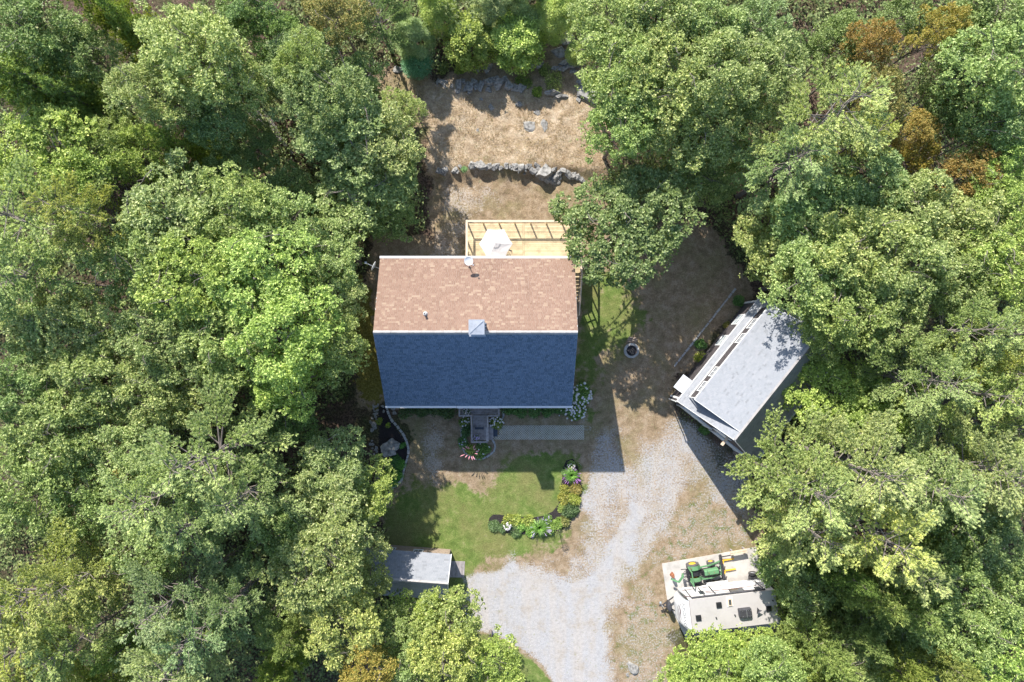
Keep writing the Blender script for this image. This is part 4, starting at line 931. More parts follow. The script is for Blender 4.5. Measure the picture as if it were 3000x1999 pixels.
# ---------------------------------------------------------------- concrete pad, camper trailer, tractor
pad = MB(); pp = [G(a, b_) for a, b_ in ((1939,1652),(2215,1603),(2245,1740),(2300,1835),(2010,1872),(1955,1762))]
for v in pp: v.z = 0
pad.prism([(v.x, v.y) for v in pp], -.1, .05); o = pad.build('concrete_pad', M['concrete']); o['kind'] = 'structure'
PZ = .05
fn = Vector((487.8/PXM, -715.6/PXM, PZ))
rv = thing('camper_trailer', fn, 'white camper trailer parked on the concrete pad, its roof partly under the trees', 'trailer', rz=math.atan2(.117, .993))
RL, RWd, RHt = 6.62, -2.46, 3.2
m = MB(); m.box(0, RL, RWd, 0, .55, RHt-.05); m.build('body', M['rv'], rv)
m = MB(); m.box(.02, RL+.03, RWd-.03, .03, RHt-.05, RHt); m.build('roof', M['rvroof'], rv)
# rounded nose
prof = [(0,3.2),(-.22,3.12),(-.42,2.92),(-.58,2.62),(-.70,2.25),(-.78,1.8),(-.80,1.35),(-.72,.95),(-.55,.62),(0,.55)]
YB = [(0.0,0),( -.12,.06),(-.4,.0)]
def bow(y): t = abs((y-RWd/2)/(RWd/2)); return 1-.62*max(0, (t-.5)/.5)**2.2
m = MB(); ys = np.linspace(RWd, 0, 19); vs = []; fs = []
for y in ys:
    for (x, z) in prof: vs.append((x*bow(y), y, z))
k_ = len(prof)
for j in range(len(ys)-1):
    for i in range(k_-1): fs.append((j*k_+i, j*k_+i+1, (j+1)*k_+i+1, (j+1)*k_+i))
fs.append(tuple(range(k_))); fs.append(tuple((len(ys)-1)*k_+i for i in range(k_))[::-1])
m.add(vs, fs, .5); nose = m.build('nose_cap', M['rv'], rv, smooth=True)
cum = [0]
for i in range(k_-1): cum.append(cum[-1]+math.dist(prof[i], prof[i+1]))
def on_nose(s, y, off=.006):
    """s = distance down the nose from the roof edge, y across"""
    s = max(0, min(cum[-2], s))
    for i in range(k_-1):
        if s <= cum[i+1]+1e-9: break
    t = (s-cum[i])/(cum[i+1]-cum[i]); x = prof[i][0]*(1-t)+prof[i+1][0]*t; z = prof[i][1]*(1-t)+prof[i+1][1]*t
    dx, dz_ = prof[i+1][0]-prof[i][0], prof[i+1][1]-prof[i][1]; L = math.hypot(dx, dz_)
    return Vector((x*bow(y)+dz_/L*off, y, z-dx/L*off))
def nose_strip(pts, wd, mt, nm):
    """pts: (s,y) list ; width list"""
    m = MB(); P2 = []
    fine = []
    for i in range(len(pts)-1):
        for t in (0, .25, .5, .75): fine.append((pts[i][0]*(1-t)+pts[i+1][0]*t, pts[i][1]*(1-t)+pts[i+1][1]*t, wd[i]*(1-t)+wd[i+1]*t))
    fine.append((*pts[-1], wd[-1]))
    for i, (s_, y_, w_) in enumerate(fine):
        a = fine[max(0,i-1)]; b_ = fine[min(len(fine)-1,i+1)]; ds, dy_ = b_[0]-a[0], b_[1]-a[1]; L = math.hypot(ds, dy_) or 1
        P2.append((on_nose(s_-dy_/L*w_/2, y_+ds/L*w_/2), on_nose(s_+dy_/L*w_/2, y_-ds/L*w_/2)))
    for i in range(len(P2)-1): m.add([P2[i][0], P2[i][1], P2[i+1][1], P2[i+1][0]], [(0,1,2,3)], .5)
    return m.build(nm, M[mt], rv)
# lettering across the nose
fc = bpy.data.curves.new('lettering', 'FONT'); fc.body = 'SUNDANCE'; fc.size = .36; fc.space_character = 1.0; fc.align_x = 'CENTER'; fc.resolution_u = 3; fc.extrude = 0
fo = bpy.data.objects.new('lettering_curve', fc); C.objects.link(fo)
bpy.context.view_layer.update(); tm = bpy.data.meshes.new_from_object(fo.evaluated_get(bpy.context.evaluated_depsgraph_get())); bpy.data.objects.remove(fo)
for v in tm.vertices:
    tx, ty = v.co.x, v.co.y
    v.co = on_nose(.62-ty*1.0, RWd/2-.02-tx*1.02, .008)
tm.name = 'lettering'; tm.materials.clear(); tm.materials.append(M['black']); tm.attributes.new('tint', 'FLOAT', 'FACE')
to = bpy.data.objects.new('lettering', tm); C.objects.link(to); to.parent = rv; to['label'] = 'dark lettering SUNDANCE across the white nose'
yc = RWd/2
nose_strip([(.55,yc+1.0),(.85,yc+.75),(1.2,yc+.2),(1.25,yc-.3),(1.05,yc-.8),(.75,yc-1.1)], [.01,.04,.06,.06,.04,.01], 'decal', 'swoosh')
nose_strip([(.95,yc+.85),(1.35,yc+.3),(1.45,yc-.3),(1.25,yc-.9),(.95,yc-1.15)], [.01,.05,.05,.05,.01], 'decal', 'swoosh')
nose_strip([(1.1,yc+.62),(.95,yc+.2),(1.0,yc-.05)], [.01,.06,.01], 'decal', 'star_point'); nose_strip([(.8,yc+.5),(.95,yc+.15),(1.0,yc+.0)], [.01,.1,.12], 'maroon', 'star')
nose_strip([(1.0,yc+.05),(1.05,yc-.15),(.8,yc-.55)], [.12,.06,.01], 'decal', 'star_point'); nose_strip([(1.0,yc+.1),(1.12,yc-.2),(1.15,yc-.6)], [.1,.05,.01], 'decal', 'star_point')
m = MB(); m.beam((.0, RWd, RHt+.006), (.0, .02, RHt+.006), .03, .012); m.build('roof_seam', M['decal'], rv)
# side wall: stripes, windows, door
def side(poly, nm, mt, off=.012, par=None):
    m = MB(); m.extr([(a, .004, z) for a, z in poly], (0, off, 0)); return m.build(nm, M[mt], par or rv)
side([(1.0,1.95),(3.0,2.35),(5.6,2.62),(5.6,2.66),(3.0,2.42),(1.0,2.06)], 'stripe', 'decal'); side([(1.0,1.85),(3.4,1.92),(6.2,1.86),(6.2,1.90),(3.4,2.0),(1.0,1.93)], 'stripe', 'maroon')
side([(-.2,2.3),(.3,2.75),(1.2,2.85),(1.2,2.78),(.4,2.62),(0,2.25)], 'stripe', 'decal'); side([(0,1.2),(2.5,1.05),(5,1.15),(5,1.1),(2.5,.98),(0,1.08)], 'stripe', 'decal')
for (x0, x1, z0, z1) in ((3.4,4.5,2.05,2.75),(5.35,5.8,2.15,2.75)):
    f = side([(x0,z0),(x1,z0),(x1,z1),(x0,z1)], 'window', 'black', .03); side([(x0+.06,z0+.06),(x1-.06,z0+.06),(x1-.06,z1-.06),(x0+.06,z1-.06)], 'pane', 'glass', .036, f)
f = side([(1.0,.75),(1.62,.75),(1.62,2.6),(1.0,2.6)], 'entry_door', 'rv', .02); side([(1.1,1.7),(1.52,1.7),(1.52,2.4),(1.1,2.4)], 'pane', 'glass', .028, f)
m = MB(); m.tube([(.25, .11, 3.02), (5.95, .11, 3.02)], .07, 10); m.build('awning_roll', M['dark'], rv)
for x_ in (.28, 1.35, 2.2, 5.9):
    m = MB(); m.beam((x_, .10, 3.0), (x_-.08, .12, 1.2), .045, .05); m.build('awning_arm', M['dark'], rv)
# roof gear
for (zx, zy) in ((765,1208),(1078,1010),(1842,1068)):
    p = W(1900+zx/5.227, 1580+zy/5.227, 3.3); l = Matrix.Rotation(-rv.rotation_euler.z, 3, 'Z') @ (p-fn)
    m = MB(); m.box(l.x-.2, l.x+.2, l.y-.2, l.y+.2, RHt, RHt+.10); m.extr([(l.x-.18,l.y-.18,RHt+.1),(l.x+.18,l.y-.18,RHt+.1),(l.x+.18,l.y+.18,RHt+.15),(l.x-.18,l.y+.18,RHt+.15)], (0,0,.02)); m.build('roof_vent', M['black'], rv)
def rvl(zx, zy, h=3.3):
    p = W(1900+zx/5.227, 1580+zy/5.227, h); return Matrix.Rotation(-rv.rotation_euler.z, 3, 'Z') @ (p-fn)
l = rvl(1245, 965); m = MB(); m.box(l.x-.24,l.x+.24,l.y-.38,l.y+.38,RHt,RHt+.03); m.build('skylight_flange', M['rv'], rv); m = MB(); m.box(l.x-.15,l.x+.15,l.y-.28,l.y+.28,RHt+.03,RHt+.10); m.build('skylight', M['rail_wood'], rv)
m = MB(); m.box(l.x-.09,l.x+.09,l.y-.2,l.y+.2,RHt+.1,RHt+.115); m.build('skylight_pane', M['glass'], rv)
l = rvl(1478, 1128, 3.4); m = MB()
m.tube([(l.x,l.y,RHt),(l.x,l.y,RHt+.2),(l.x,l.y,RHt+.33),(l.x,l.y,RHt+.36)], [.001,.001,.001,.001], 4)
m = MB(); a = [(-.48,-.28),(-.38,-.36),(.44,-.36),(.48,-.28),(.48,.28),(.44,.34),(-.48,.34),(-.50,.26)]
bot = [(l.x+x, l.y+y, RHt) for x, y in a]; mid = [(l.x+x, l.y+y, RHt+.26) for x, y in a]; top = [(l.x+x*.86, l.y+y*.82, RHt+.34) for x, y in a]; n8 = 8
m.add(bot+mid+top, [(i, (i+1)%8, 8+(i+1)%8, 8+i) for i in range(8)]+[(8+i, 8+(i+1)%8, 16+(i+1)%8, 16+i) for i in range(8)]+[tuple(range(16,24))], .5); ac = m.build('air_conditioner', M['dark'], rv)
m = MB(); m.beam((l.x+.08,l.y-.3,RHt+.345),(l.x+.08,l.y+.28,RHt+.345),.02,.012)
for sx in (-.22,.22,.38):
    for sy_ in (-.2,.2): m.disc((l.x+sx,l.y+sy_,RHt+.34), .02, .012, 8)
m.build('cover_screws', M['metal'], ac)
l = rvl(1680, 1085, 3.4); m = MB(); m.tube([(l.x,l.y,RHt),(l.x,l.y,RHt+.3)], .03, 8); m.extr([(l.x-.2,l.y-.22,RHt+.32),(l.x+.22,l.y+.02,RHt+.36),(l.x+.05,l.y+.05,RHt+.3),(l.x-.12,l.y+.28,RHt+.34)], (0,0,.04)); m.build('antenna', M['dark'], rv)
for (zx, zy) in ((1038,1208),(1325,1168),(1905,945)):
    l = rvl(zx, zy); m = MB(); m.disc((l.x,l.y,RHt), .045, .12, 10, None, .06); m.build('roof_pipe', M['dark'], rv)
l = rvl(1985, 880); m = MB(); m.box(l.x-.16,l.x+.12,l.y-.25,l.y+.2,RHt,RHt+.13); m.build('refrigerator_vent', M['black'], rv)
# tongue, propane cover, wheels
m = MB(); m.beam((-.5,-.6,.5),(-1.6,RWd/2,.5),.08,.1); m.beam((-.5,RWd+.6,.5),(-1.6,RWd/2,.5),.08,.1); m.beam((-1.55,RWd/2,.5),(-1.85,RWd/2,.52),.1,.12); m.build('tow_frame', M['dark'], rv)
m = MB(); m.tube([(-1.62,RWd/2,.0),(-1.62,RWd/2,.85)], .04, 8); m.disc((-1.62,RWd/2,-.04), .12, .03, 10); m.build('tongue_jack', M['metal'], rv)
m = MB(); c_ = (-1.12, RWd/2); ring = [(.20*math.cos(a)*1.0, .42*math.sin(a)) for a in np.linspace(0, 2*math.pi, 17)[:-1]]
lv = [(0,.55,1),(0,.95,1),(0,1.08,.82),(0,1.12,.5)]; vs = []
for _, z, s_ in lv: vs += [(c_[0]+x*s_, c_[1]+y*s_, z) for x, y in ring]
m.add(vs, [(j*16+i, j*16+(i+1)%16, (j+1)*16+(i+1)%16, (j+1)*16+i) for j in range(3) for i in range(16)]+[tuple(range(48,64))], .5); m.build('propane_cover', M['dark'], rv)
def wheel(parent, c, r_, wd, rim='metal', ax=(0,1,0), hub=.55, name='wheel', lug=0):
    c = Vector(c); ax = Vector(ax); m = MB(); pts = [c-ax*wd/2, c-ax*wd*.42, c-ax*wd*.2, c+ax*wd*.2, c+ax*wd*.42, c+ax*wd/2]
    m.tube(pts, [r_*hub*1.05, r_*.93, r_, r_, r_*.93, r_*hub*1.05], 28, False)
    if lug:
        for k in range(lug):
            a = k*2*math.pi/lug; u = Vector((math.cos(a), 0, math.sin(a)))
            for s_ in (-1, 1): m.beam(c+u*r_*1.0+ax*s_*wd*.05, c+Vector((math.cos(a+.12),0,math.sin(a+.12)))*r_*.99+ax*s_*wd*.46, .04, .035, None, u)
    w_ = m.build(name, M['rubber'], parent)
    m = MB(); m.tube([c-ax*wd*.44, c-ax*wd*.25, c+ax*wd*.25, c+ax*wd*.44], [r_*hub, r_*hub*.75, r_*hub*.75, r_*hub], 24, True)
    m.tube([c+ax*wd*.3, c+ax*wd*.47], [r_*.22, r_*.16], 10); m.build('rim', M[rim], w_)
    return w_
for x_ in (2.55, 3.45):
    wheel(rv, (x_, .06, .36), .36, .24, 'metal'); wheel(rv, (x_, RWd-.02, .36), .36, .24, 'metal')
m = MB(); m.extr([(2.1,0,.55),(2.2,.05,.78),(3.8,.05,.78),(3.9,0,.55)], (0,.2,0)); m.build('fender', M['rv'], rv)
m = MB(); m.box(1.0,1.65,.02,.32,.35,.38); m.build('entry_step', M['dark'], rv)
m = MB(); m.beam((RL+.08,-.5,1.0),(RL+.08,-.5,3.1),.03,.03); m.beam((RL+.08,-.9,1.0),(RL+.08,-.9,3.1),.03,.03)
for k in range(6): m.beam((RL+.08,-.9,1.2+k*.34),(RL+.08,-.5,1.2+k*.34),.03,.03)
m.build('ladder', M['metal'], rv)
blk = thing('concrete_block', (*W(2064.5, 1717, .1).xy, PZ), 'pale concrete block on the pad between tractor and camper', 'concrete block', rz=R(4))
m = MB(); m.box(-.1,-.04,-.2,.2,0,.2); m.box(.04,.1,-.2,.2,0,.2); m.box(-.04,.04,-.2,-.14,0,.2); m.box(-.04,.04,.14,.2,0,.2); m.box(-.04,.04,-.03,.03,0,.2); m.build('block_shell', M['concrete'], blk)

# tractor
tr = thing('tractor', (14.62, -18.62, PZ), 'small green tractor with yellow wheel rims and pallet forks on the concrete pad', 'tractor', rz=R(9))
for s_ in (-1, 1):
    wheel(tr, (0, s_*.56, .50), .50, .32, 'yellow', hub=.55, lug=22); wheel(tr, (1.52, s_*.50, .31), .31, .22, 'yellow', hub=.58, lug=16)
    m = MB(); ar = [(x, z) for x, z in ((-.42,.78),(-.28,.98),(0,1.08),(.28,1.04),(.46,.88),(.58,.55))]
    for i in range(len(ar)-1): m.extr([(ar[i][0], s_*.30, ar[i][1]), (ar[i+1][0], s_*.30, ar[i+1][1]), (ar[i+1][0], s_*.62, ar[i+1][1]-.02), (ar[i][0], s_*.62, ar[i][1]-.02)], (0,0,.03))
    m.build('fender', M['green'], tr)
    m = MB(); m.box(-.3,-.24, s_*.52-.03, s_*.52+.03, 1.06,1.16); m.build('tail_light', M['rust'], tr)
    m = MB(); m.beam((.45,s_*.42,.6),(.55,s_*.42,1.0),.1,.12); m.beam((.5,s_*.48,.98),(1.35,s_*.50,.92),.09,.13); m.beam((1.35,s_*.50,.92),(2.25,s_*.50,.42),.09,.13); m.build('loader_arm', M['green'], tr)
    m = MB(); m.tube([(.55,s_*.40,.62),(1.25,s_*.44,.80)], .03, 8); m.tube([(1.3,s_*.44,1.0),(2.1,s_*.46,.72)], .03, 8); m.build('hydraulic_cylinder', M['black'], tr)
m = MB(); m.extr([(.72,-.24,.75),(.72,.24,.75),(.72,.21,1.18),(.72,.15,1.24),(.72,-.15,1.24),(.72,-.21,1.18)], (1.15,0,-.05)); hd = m.build('hood', M['green'], tr)
bv = hd.modifiers.new('bevel', 'BEVEL'); bv.width = .03; bv.segments = 2
m = MB(); m.box(.30+.0,.34,0,.001,0,.001); m = MB(); m.box(.95,.97,-.235,.235,1.19,1.245); m.build('hood_seam', M['black'], hd)
m = MB(); m.tube([(1.05,.02,1.2),(1.05,.02,1.34)], .025, 8); m.tube([(1.5,0,1.18),(1.5,0,1.22)], .03, 8); m.build('cap', M['rust'], hd)
m = MB(); m.extr([(1.9,-.24,.5),(1.9,.24,.5),(1.9,.22,1.14),(1.9,-.22,1.14)], (.05,0,0)); m.build('grille', M['black'], tr)
m = MB(); m.tube([(1.98,-.42,.55),(2.08,-.40,.95),(2.1,0,1.0),(2.08,.40,.95),(1.98,.42,.55)], .03, 8); m.build('grille_guard', M['green'], tr)
m = MB(); m.box(-.35,1.7,-.14,.14,.35,.62); m.box(-.35,.45,-.3,.3,.5,.68); m.box(1.44,1.6,-.48,.48,.27,.36); m.box(-.08,.08,-.5,.5,.44,.56); m.build('chassis', M['dark'], tr)
m = MB(); m.extr([(-.12,-.23,.85),(.30,-.23,.85),(.30,.23,.85),(-.12,.23,.85)], (0,0,.1)); m.extr([(-.14,-.22,.93),(-.14,.22,.93),(-.28,.2,1.28),(-.28,-.2,1.28)], (-.08,0,.02)); se = m.build('seat', M['black'], tr)
bv = se.modifiers.new('bevel', 'BEVEL'); bv.width = .03; bv.segments = 2
m = MB(); m.tube([(.62,0,.9),(.50,0,1.14)], .02, 8); ring = [(.50+.02*0+.19*math.cos(a)*.9, .19*math.sin(a), 1.15+.06*math.cos(a)) for a in np.linspace(0, 2*math.pi, 19)]; m.tube(ring, .016, 6); m.beam((.34,0,1.1),(.66,0,1.2),.03,.015); m.build('steering_wheel', M['black'], tr)
m = MB(); m.extr([(.55,-.22,.7),(.72,-.22,.7),(.72,-.22,1.16),(.62,-.22,1.16)], (0,.44,0)); m.build('dashboard', M['black'], tr)
m = MB(); m.beam((-.42,-.52,.7),(-.46,-.52,2.05),.08,.08); m.beam((-.42,.52,.7),(-.46,.52,2.05),.08,.08); m.beam((-.46,-.57,2.07),(-.46,.57,2.07),.08,.09); m.build('roll_bar', M['green'], tr)
m = MB(); m.box(-.62,-.46,-.34,.34,.62,1.02); m.build('toolbox', M['black'], tr)
m = MB()
for k in range(4): m.tube([(-.5,-.25+.17*k,.6),(-.75,-.3+.2*k,.75+.06*(k%2)),(-.9,-.1,.5)], .018, 6)
m.beam((-.35,-.3,.45),(-.95,-.32,.4),.05,.06); m.beam((-.35,.3,.45),(-.95,.32,.4),.05,.06); m.tube([(-.4,.2,.8),(-.75,.28,.95)], .03, 8); m.build('hitch_linkage', M['dark'], tr)
m = MB(); m.beam((-.9,-.05,.5),(-1.05,0,1.15),.22,.16); m.beam((-1.05,0,1.15),(-1.38,-.42,1.0),.14,.14); m.beam((-1.38,-.42,1.0),(-1.95,-.12,.85),.12,.1); m.build('auger_boom', M['green'], tr)
m = MB(); m.tube([(-1.72,.02,.85),(-1.72,.02,.55)], [.12,.16], 10); m.tube([(-1.72,.02,.55),(-1.74,.0,.12)], .03, 8)
for k in range(10):
    a = k*.8; m.beam((-1.72,.02,.5-k*.035), (-1.72+.17*math.cos(a), .02+.17*math.sin(a), .48-k*.035), .13, .012)
m.build('auger', M['rust'], tr)
m = MB(); m.box(2.34,2.42,-.88,.88,.08,.2); m.box(2.34,2.42,-.88,.88,.55,.65); m.extr([(2.30,-.88,.1),(2.36,-.88,.1),(2.30,-.88,.78),(2.22,-.88,.78)], (0,1.76,0)); m.box(2.2,2.34,-.5,-.4,.2,.6); m.box(2.2,2.34,.4,.5,.2,.6); m.build('fork_carriage', M['dark'], tr)
for y_ in (-.42, .42):
    m = MB(); m.box(2.42,2.48,y_-.06,y_+.06,.1,.72); m.box(2.46,3.5,y_-.055,y_+.055,.10,.14); m.beam((2.46,y_-.1,.5),(2.56,y_+.1,.5),.05,.06); m.build('pallet_fork', M['yellow'], tr)
# lumber, tyres at the pad's right
lm = thing('lumber_stack', (*W(2165, 1617, .5).xy, PZ), 'pale timber beams lying at the upper right edge of the concrete pad', 'lumber', rz=R(10))
for k in range(2): m = MB(); m.box(-.72,.62,-.16+k*.16,-.04+k*.16,.45-.02*k,.55-.02*k); m.build('timber', M['rail_wood'], lm)
for x_ in (-.6, .4): m = MB(); m.box(x_,x_+.1,-.2,.2,0,.44); m.build('trestle', M['grey_wood'], lm)
bar = thing('angle_iron', (*W(2122, 1630, .3).xy, PZ), 'dark iron bar propped between the timber beams and the tractor forks', 'iron bar', rz=R(12))
m = MB(); m.beam((-.3,-.02,.25),(.75,.0,.40),.07,.07); m.build('bar_flange', M['dark'], bar); m = MB(); m.box(-.32,-.2,-.12,.12,0,.25); m.build('foot', M['dark'], bar)
for k, (zy, lab) in enumerate(((525,'uppermost black tyre of the three beside the pad\'s right edge'),(575,'middle black tyre of the three beside the pad\'s right edge'),(628,'lowest, greyest tyre of the three beside the pad\'s right edge'))):
    p = W(1900+1590/5.227, 1580+zy/5.227, .35)
    ty = thing('tyre', (p.x, p.y, PZ), lab, 'tyre', 'tyres beside the pad', rz=R(6))
    m = MB(); c_ = Vector((0,0,.32)); ax = Vector((0,1,0)); m.tube([c_-ax*.09, c_-ax*.08, c_+ax*.08, c_+ax*.09], [.19,.32,.32,.19], 20, False); m.build('tread', M['rubber'], ty)
    m = MB(); m.tube([c_-ax*.05, c_+ax*.05], .18, 16); m.build('rim', M['metal'], ty)
bp = thing('bumper_stop', W(1700, 1361), 'short pale stick lying in the shaded grass right of the curved bed', 'stick', rz=R(-50))
m = MB(); m.tube([(-.12,0,.02),(0,.01,.03),(.13,0,.02)], .014, 6); m.build('stick_wood', M['deadwood'], bp); bp.name = 'fallen_stick'
# ---------------------------------------------------------------- trees
def norm(a): return a/np.maximum(1e-9, np.linalg.norm(a, axis=-1, keepdims=True))
def leaves(p, out, n, L, wd, r, droop=.25, jitter=.04, updir=.25, nsd=.32):
    """n leaves radiating from each twig end p (k,3); out = outward directions"""
    k = len(p); P = np.repeat(p, n, 0) + r.normal(0, jitter, (k*n, 3)); O = np.repeat(out, n, 0)
    th = r.rand(k*n)*2*np.pi
    d = np.stack([np.cos(th), np.sin(th), r.uniform(-droop, updir*1.6, k*n)], 1) + O*.55; d = norm(d)
    up = np.stack([r.normal(0,nsd,k*n), r.normal(0,nsd,k*n), np.ones(k*n)], 1) + O*.35
    s = norm(np.cross(d, up)); LL = (L*r.uniform(.65, 1.3, k*n))[:,None]; w_ = LL*wd/2
    return np.stack([P, P+d*LL*.45+s*w_, P+d*LL, P+d*LL*.45-s*w_], 1)
def tree_trunk(name, ht, tips, r0, seed, mat='bark', lean=.3, twigs=0):
    r = random.Random(seed); m = MB(); n_ = 8; ax = []; x = y = 0
    for i in range(n_+1):
        ax.append(Vector((x, y, ht*i/n_))); x += r.uniform(-lean, lean)*ht/60; y += r.uniform(-lean, lean)*ht/60
    m.tube(ax, [r0*(1-.8*i/n_)+.02 for i in range(n_+1)], 7)
    for t in tips:
        t = Vector(t); z = max(.25*ht, t.z - (t.xy.length*r.uniform(.5, .95)) - r.uniform(.2, 1)); z = min(z, ht*.93)
        f = z/ht*n_; i = min(n_-1, int(f)); b = ax[i].lerp(ax[i+1], f-i); md = b.lerp(t, .5)+Vector((r.uniform(-.3,.3), r.uniform(-.3,.3), .3))
        rr = max(.03, r0*(1-.8*z/ht)*.55); m.tube([b, md, t], [rr, rr*.6, .018], 5, False)
    return m
def broad(seed, Rr=3.5, ht=13, nc=90, rose=50, nl=6, L=.18, wd=.52, zlo=.55, clump=(.40,.80), sparse=0.0, mat='oak'):
    r = np.random.RandomState(seed); zc = ht*.74; hh = ht*.15; V = []; tips = []
    lob = r.rand(6)*6.28
    for k in range(nc):
        q = math.sqrt((k+.5)/nc); a = k*2.39996+r.normal(0,.25)
        edge = 1+.16*math.sin(2*a+lob[0])+.12*math.sin(3*a+lob[1])+.08*math.sin(5*a+lob[2])
        rad = Rr*q*edge*.92; z = zc + hh*math.sqrt(max(0, 1-(q*.96)**2))*r.uniform(.2, 1.1) - (r.rand() < .3)*r.uniform(.4, 1.8)
        c = np.array([rad*math.cos(a), rad*math.sin(a), z]); cr = r.uniform(*clump)*(1-.2*q); tips.append(c-[0,0,cr*.3])
        n_ = int(rose*(cr/.68)**2*(1-sparse*r.rand()))
        d = r.normal(size=(n_,3)); d[:,2] = d[:,2]*.75+.45; d += (c-[0,0,zc-hh*.4])/np.linalg.norm(c-[0,0,zc-hh*.4])*.55; d = norm(d)
        p = c + d*cr*np.array([1.08,1.08,.78])*(r.uniform(.62, 1.08, (n_,1)))
        V.append(leaves(p, d, nl, L, wd, r))
    for k in range(nc//3):     # lower skirt
        a = r.rand()*6.28; q = math.sqrt(r.uniform(.3, 1)); c = np.array([Rr*q*.85*math.cos(a), Rr*q*.85*math.sin(a), zc-r.uniform(.3, 2.2)]); n_ = rose//5
        d = norm(r.normal(size=(n_,3))+[0,0,.3]); V.append(leaves(c+d*.8, d, nl-1, L, wd, r)); tips.append(c)
    v = np.concatenate(V); n_ = len(v); me = quads_mesh('crown', v.reshape(-1,3), 4, np.clip(r.normal(.46, .27, n_), 0, 1), [M[mat]])
    tm_ = tree_trunk('t', ht*.86, [tips[i] for i in range(0, len(tips), 3)], .19, seed)
    t2 = tm_
    # bare twig sprays showing between the leaves
    rr = random.Random(seed+5)
    for k in range(7):
        c = Vector(tips[rr.randrange(len(tips)//2)])+Vector((0,0,.5)); a = rr.random()*6.28
        e = c+Vector((math.cos(a)*1.0, math.sin(a)*1.0, .45)); t2.tube([c, c.lerp(e,.5)+Vector((0,.1,.1)), e], [.035,.025,.01], 4, False)
        for j in range(3): f = e.lerp(c, j*.28); b = a+rr.uniform(-1.3,1.3); t2.tube([f, f+Vector((math.cos(b)*.45, math.sin(b)*.45, .2))], [.016,.006], 3, False)
    return me, t2
def pine(seed, Rr=3.6, ht=18, z0=8.0, dz=.95, nb=5, L=.17, tuft=16, colmat='pine'):
    r = np.random.RandomState(seed); P = []; O = []; m = MB(); 
    ax = [Vector((0,0,ht*i/6)) for i in range(7)]; m.tube(ax, [.20*(1-.94*i/6)+.01 for i in range(7)], 7)
    z = z0; ph = r.rand()*6.28
    while z < ht-.3:
        f = (z-z0)/(ht-z0); bl = Rr*(1-f)**.5*(1-.3*max(0,.25-f)/.25); ph += 1.1
        for k in range(nb):
            a = ph+k*2*math.pi/nb+r.normal(0,.22); l_ = max(.4, bl*r.uniform(.55, 1.3)); rise = .30+.75*f; drp = .05
            if r.rand() < .22: continue
            npt = 7; pts = []
            for i in range(npt):
                t = i/(npt-1); pts.append(np.array([math.cos(a)*l_*t, math.sin(a)*l_*t, z + rise*l_*t*.55*(1-.25*t) ]))
            m.tube([Vector(q) for q in pts[::2]], [.055*(1-f*.6), .04*(1-f*.6), .025, .01], 4, False)
            # flat fan of side twigs carrying tufts
            ntw = max(5, int(l_/.10))
            for j in range(ntw):
                t = .34+.66*(j+.5)/ntw; b0 = pts[0]*(1-t)+pts[-1]*t; b0[2] = z+rise*l_*t*.55*(1-.25*t)
                side = 1 if j % 2 else -1; tl = (.30+.34*l_*(math.sin(min(1,t*1.15)*math.pi*.86)))*r.uniform(.55,1.25)*.72
                da = a+side*r.uniform(.25, .72); dv = np.array([math.cos(da), math.sin(da), .22])
                nt_ = max(2, int(tl/.12))
                for q in range(nt_):
                    s_ = (q+1)/nt_; P.append(b0+dv*tl*s_+r.normal(0,.05,3)*[1,1,1.6]); O.append(norm(dv*.55+np.array([math.cos(a),math.sin(a),.55])*.6))
            P.append(pts[-1]); O.append(norm(np.array([math.cos(a), math.sin(a), .5])))
        z += dz*r.uniform(.85, 1.15)*(1-.35*f)
    for k in range(5): P.append(np.array([0,0,ht-.1*k])); O.append(np.array([0,0,1.]))
    P = np.array(P); O = np.array(O); k = len(P); PP = np.repeat(P, tuft, 0); OO = np.repeat(O, tuft, 0)
    d = norm(r.normal(size=PP.shape)*.5+OO*1.2+[0,0,.3]); s = norm(np.cross(d, r.normal(size=PP.shape)+[0,0,1.2])); LL = (L*r.uniform(.6,1.15,len(PP)))[:,None]
    v = np.stack([PP-s*.034, PP+s*.034, PP+d*LL], 1)
    tint = np.clip(np.repeat(r.normal(.5,.16,k), tuft)+r.normal(0,.14,k*tuft), 0, 1)
    me = quads_mesh('crown', v.reshape(-1,3), 3, tint, [M[colmat]]); return me, m
def cedar(seed, Rr=2.6, ht=10):
    r = np.random.RandomState(seed); P = []; m = MB(); m.tube([Vector((0,0,ht*i/4)) for i in range(5)], [.15*(1-.2*i) for i in range(5)], 6); z = 1.5; O = []
    while z < ht:
        f = (z-1.5)/(ht-1.5); bl = Rr*(1-f)**.7
        for k in range(7):
            a = r.rand()*6.28; l_ = bl*r.uniform(.6,1.15)
            if k < 3: m.tube([Vector((0,0,z)), Vector((math.cos(a)*l_, math.sin(a)*l_, z+l_*.35))], [.03,.008], 4, False)
            for t in np.linspace(.25, 1, max(3, int(l_/.13))):
                for q in range(3):
                    P.append(np.array([math.cos(a)*l_*t, math.sin(a)*l_*t, z+l_*t*.38])+r.normal(0,.13,3)*(1.1-.3*t)); O.append(norm(np.array([math.cos(a), math.sin(a), .9])))
        z += .42
    P = np.array(P); O = np.array(O); n_ = 7; PP = np.repeat(P, n_, 0); OO = np.repeat(O, n_, 0)
    d = norm(r.normal(size=PP.shape)*.7+OO); s = norm(np.cross(d, r.normal(size=PP.shape)+[0,0,1.])); LL = (.2*r.uniform(.6,1.2,len(PP)))[:,None]
    v = np.stack([PP-s*.03, PP+s*.03, PP+d*LL], 1); k = len(P)
    me = quads_mesh('crown', v.reshape(-1,3), 3, np.clip(np.repeat(r.normal(.5,.2,k), n_)+r.normal(0,.1,k*n_),0,1), [M['cedar']]); return me, m
KIND = {}
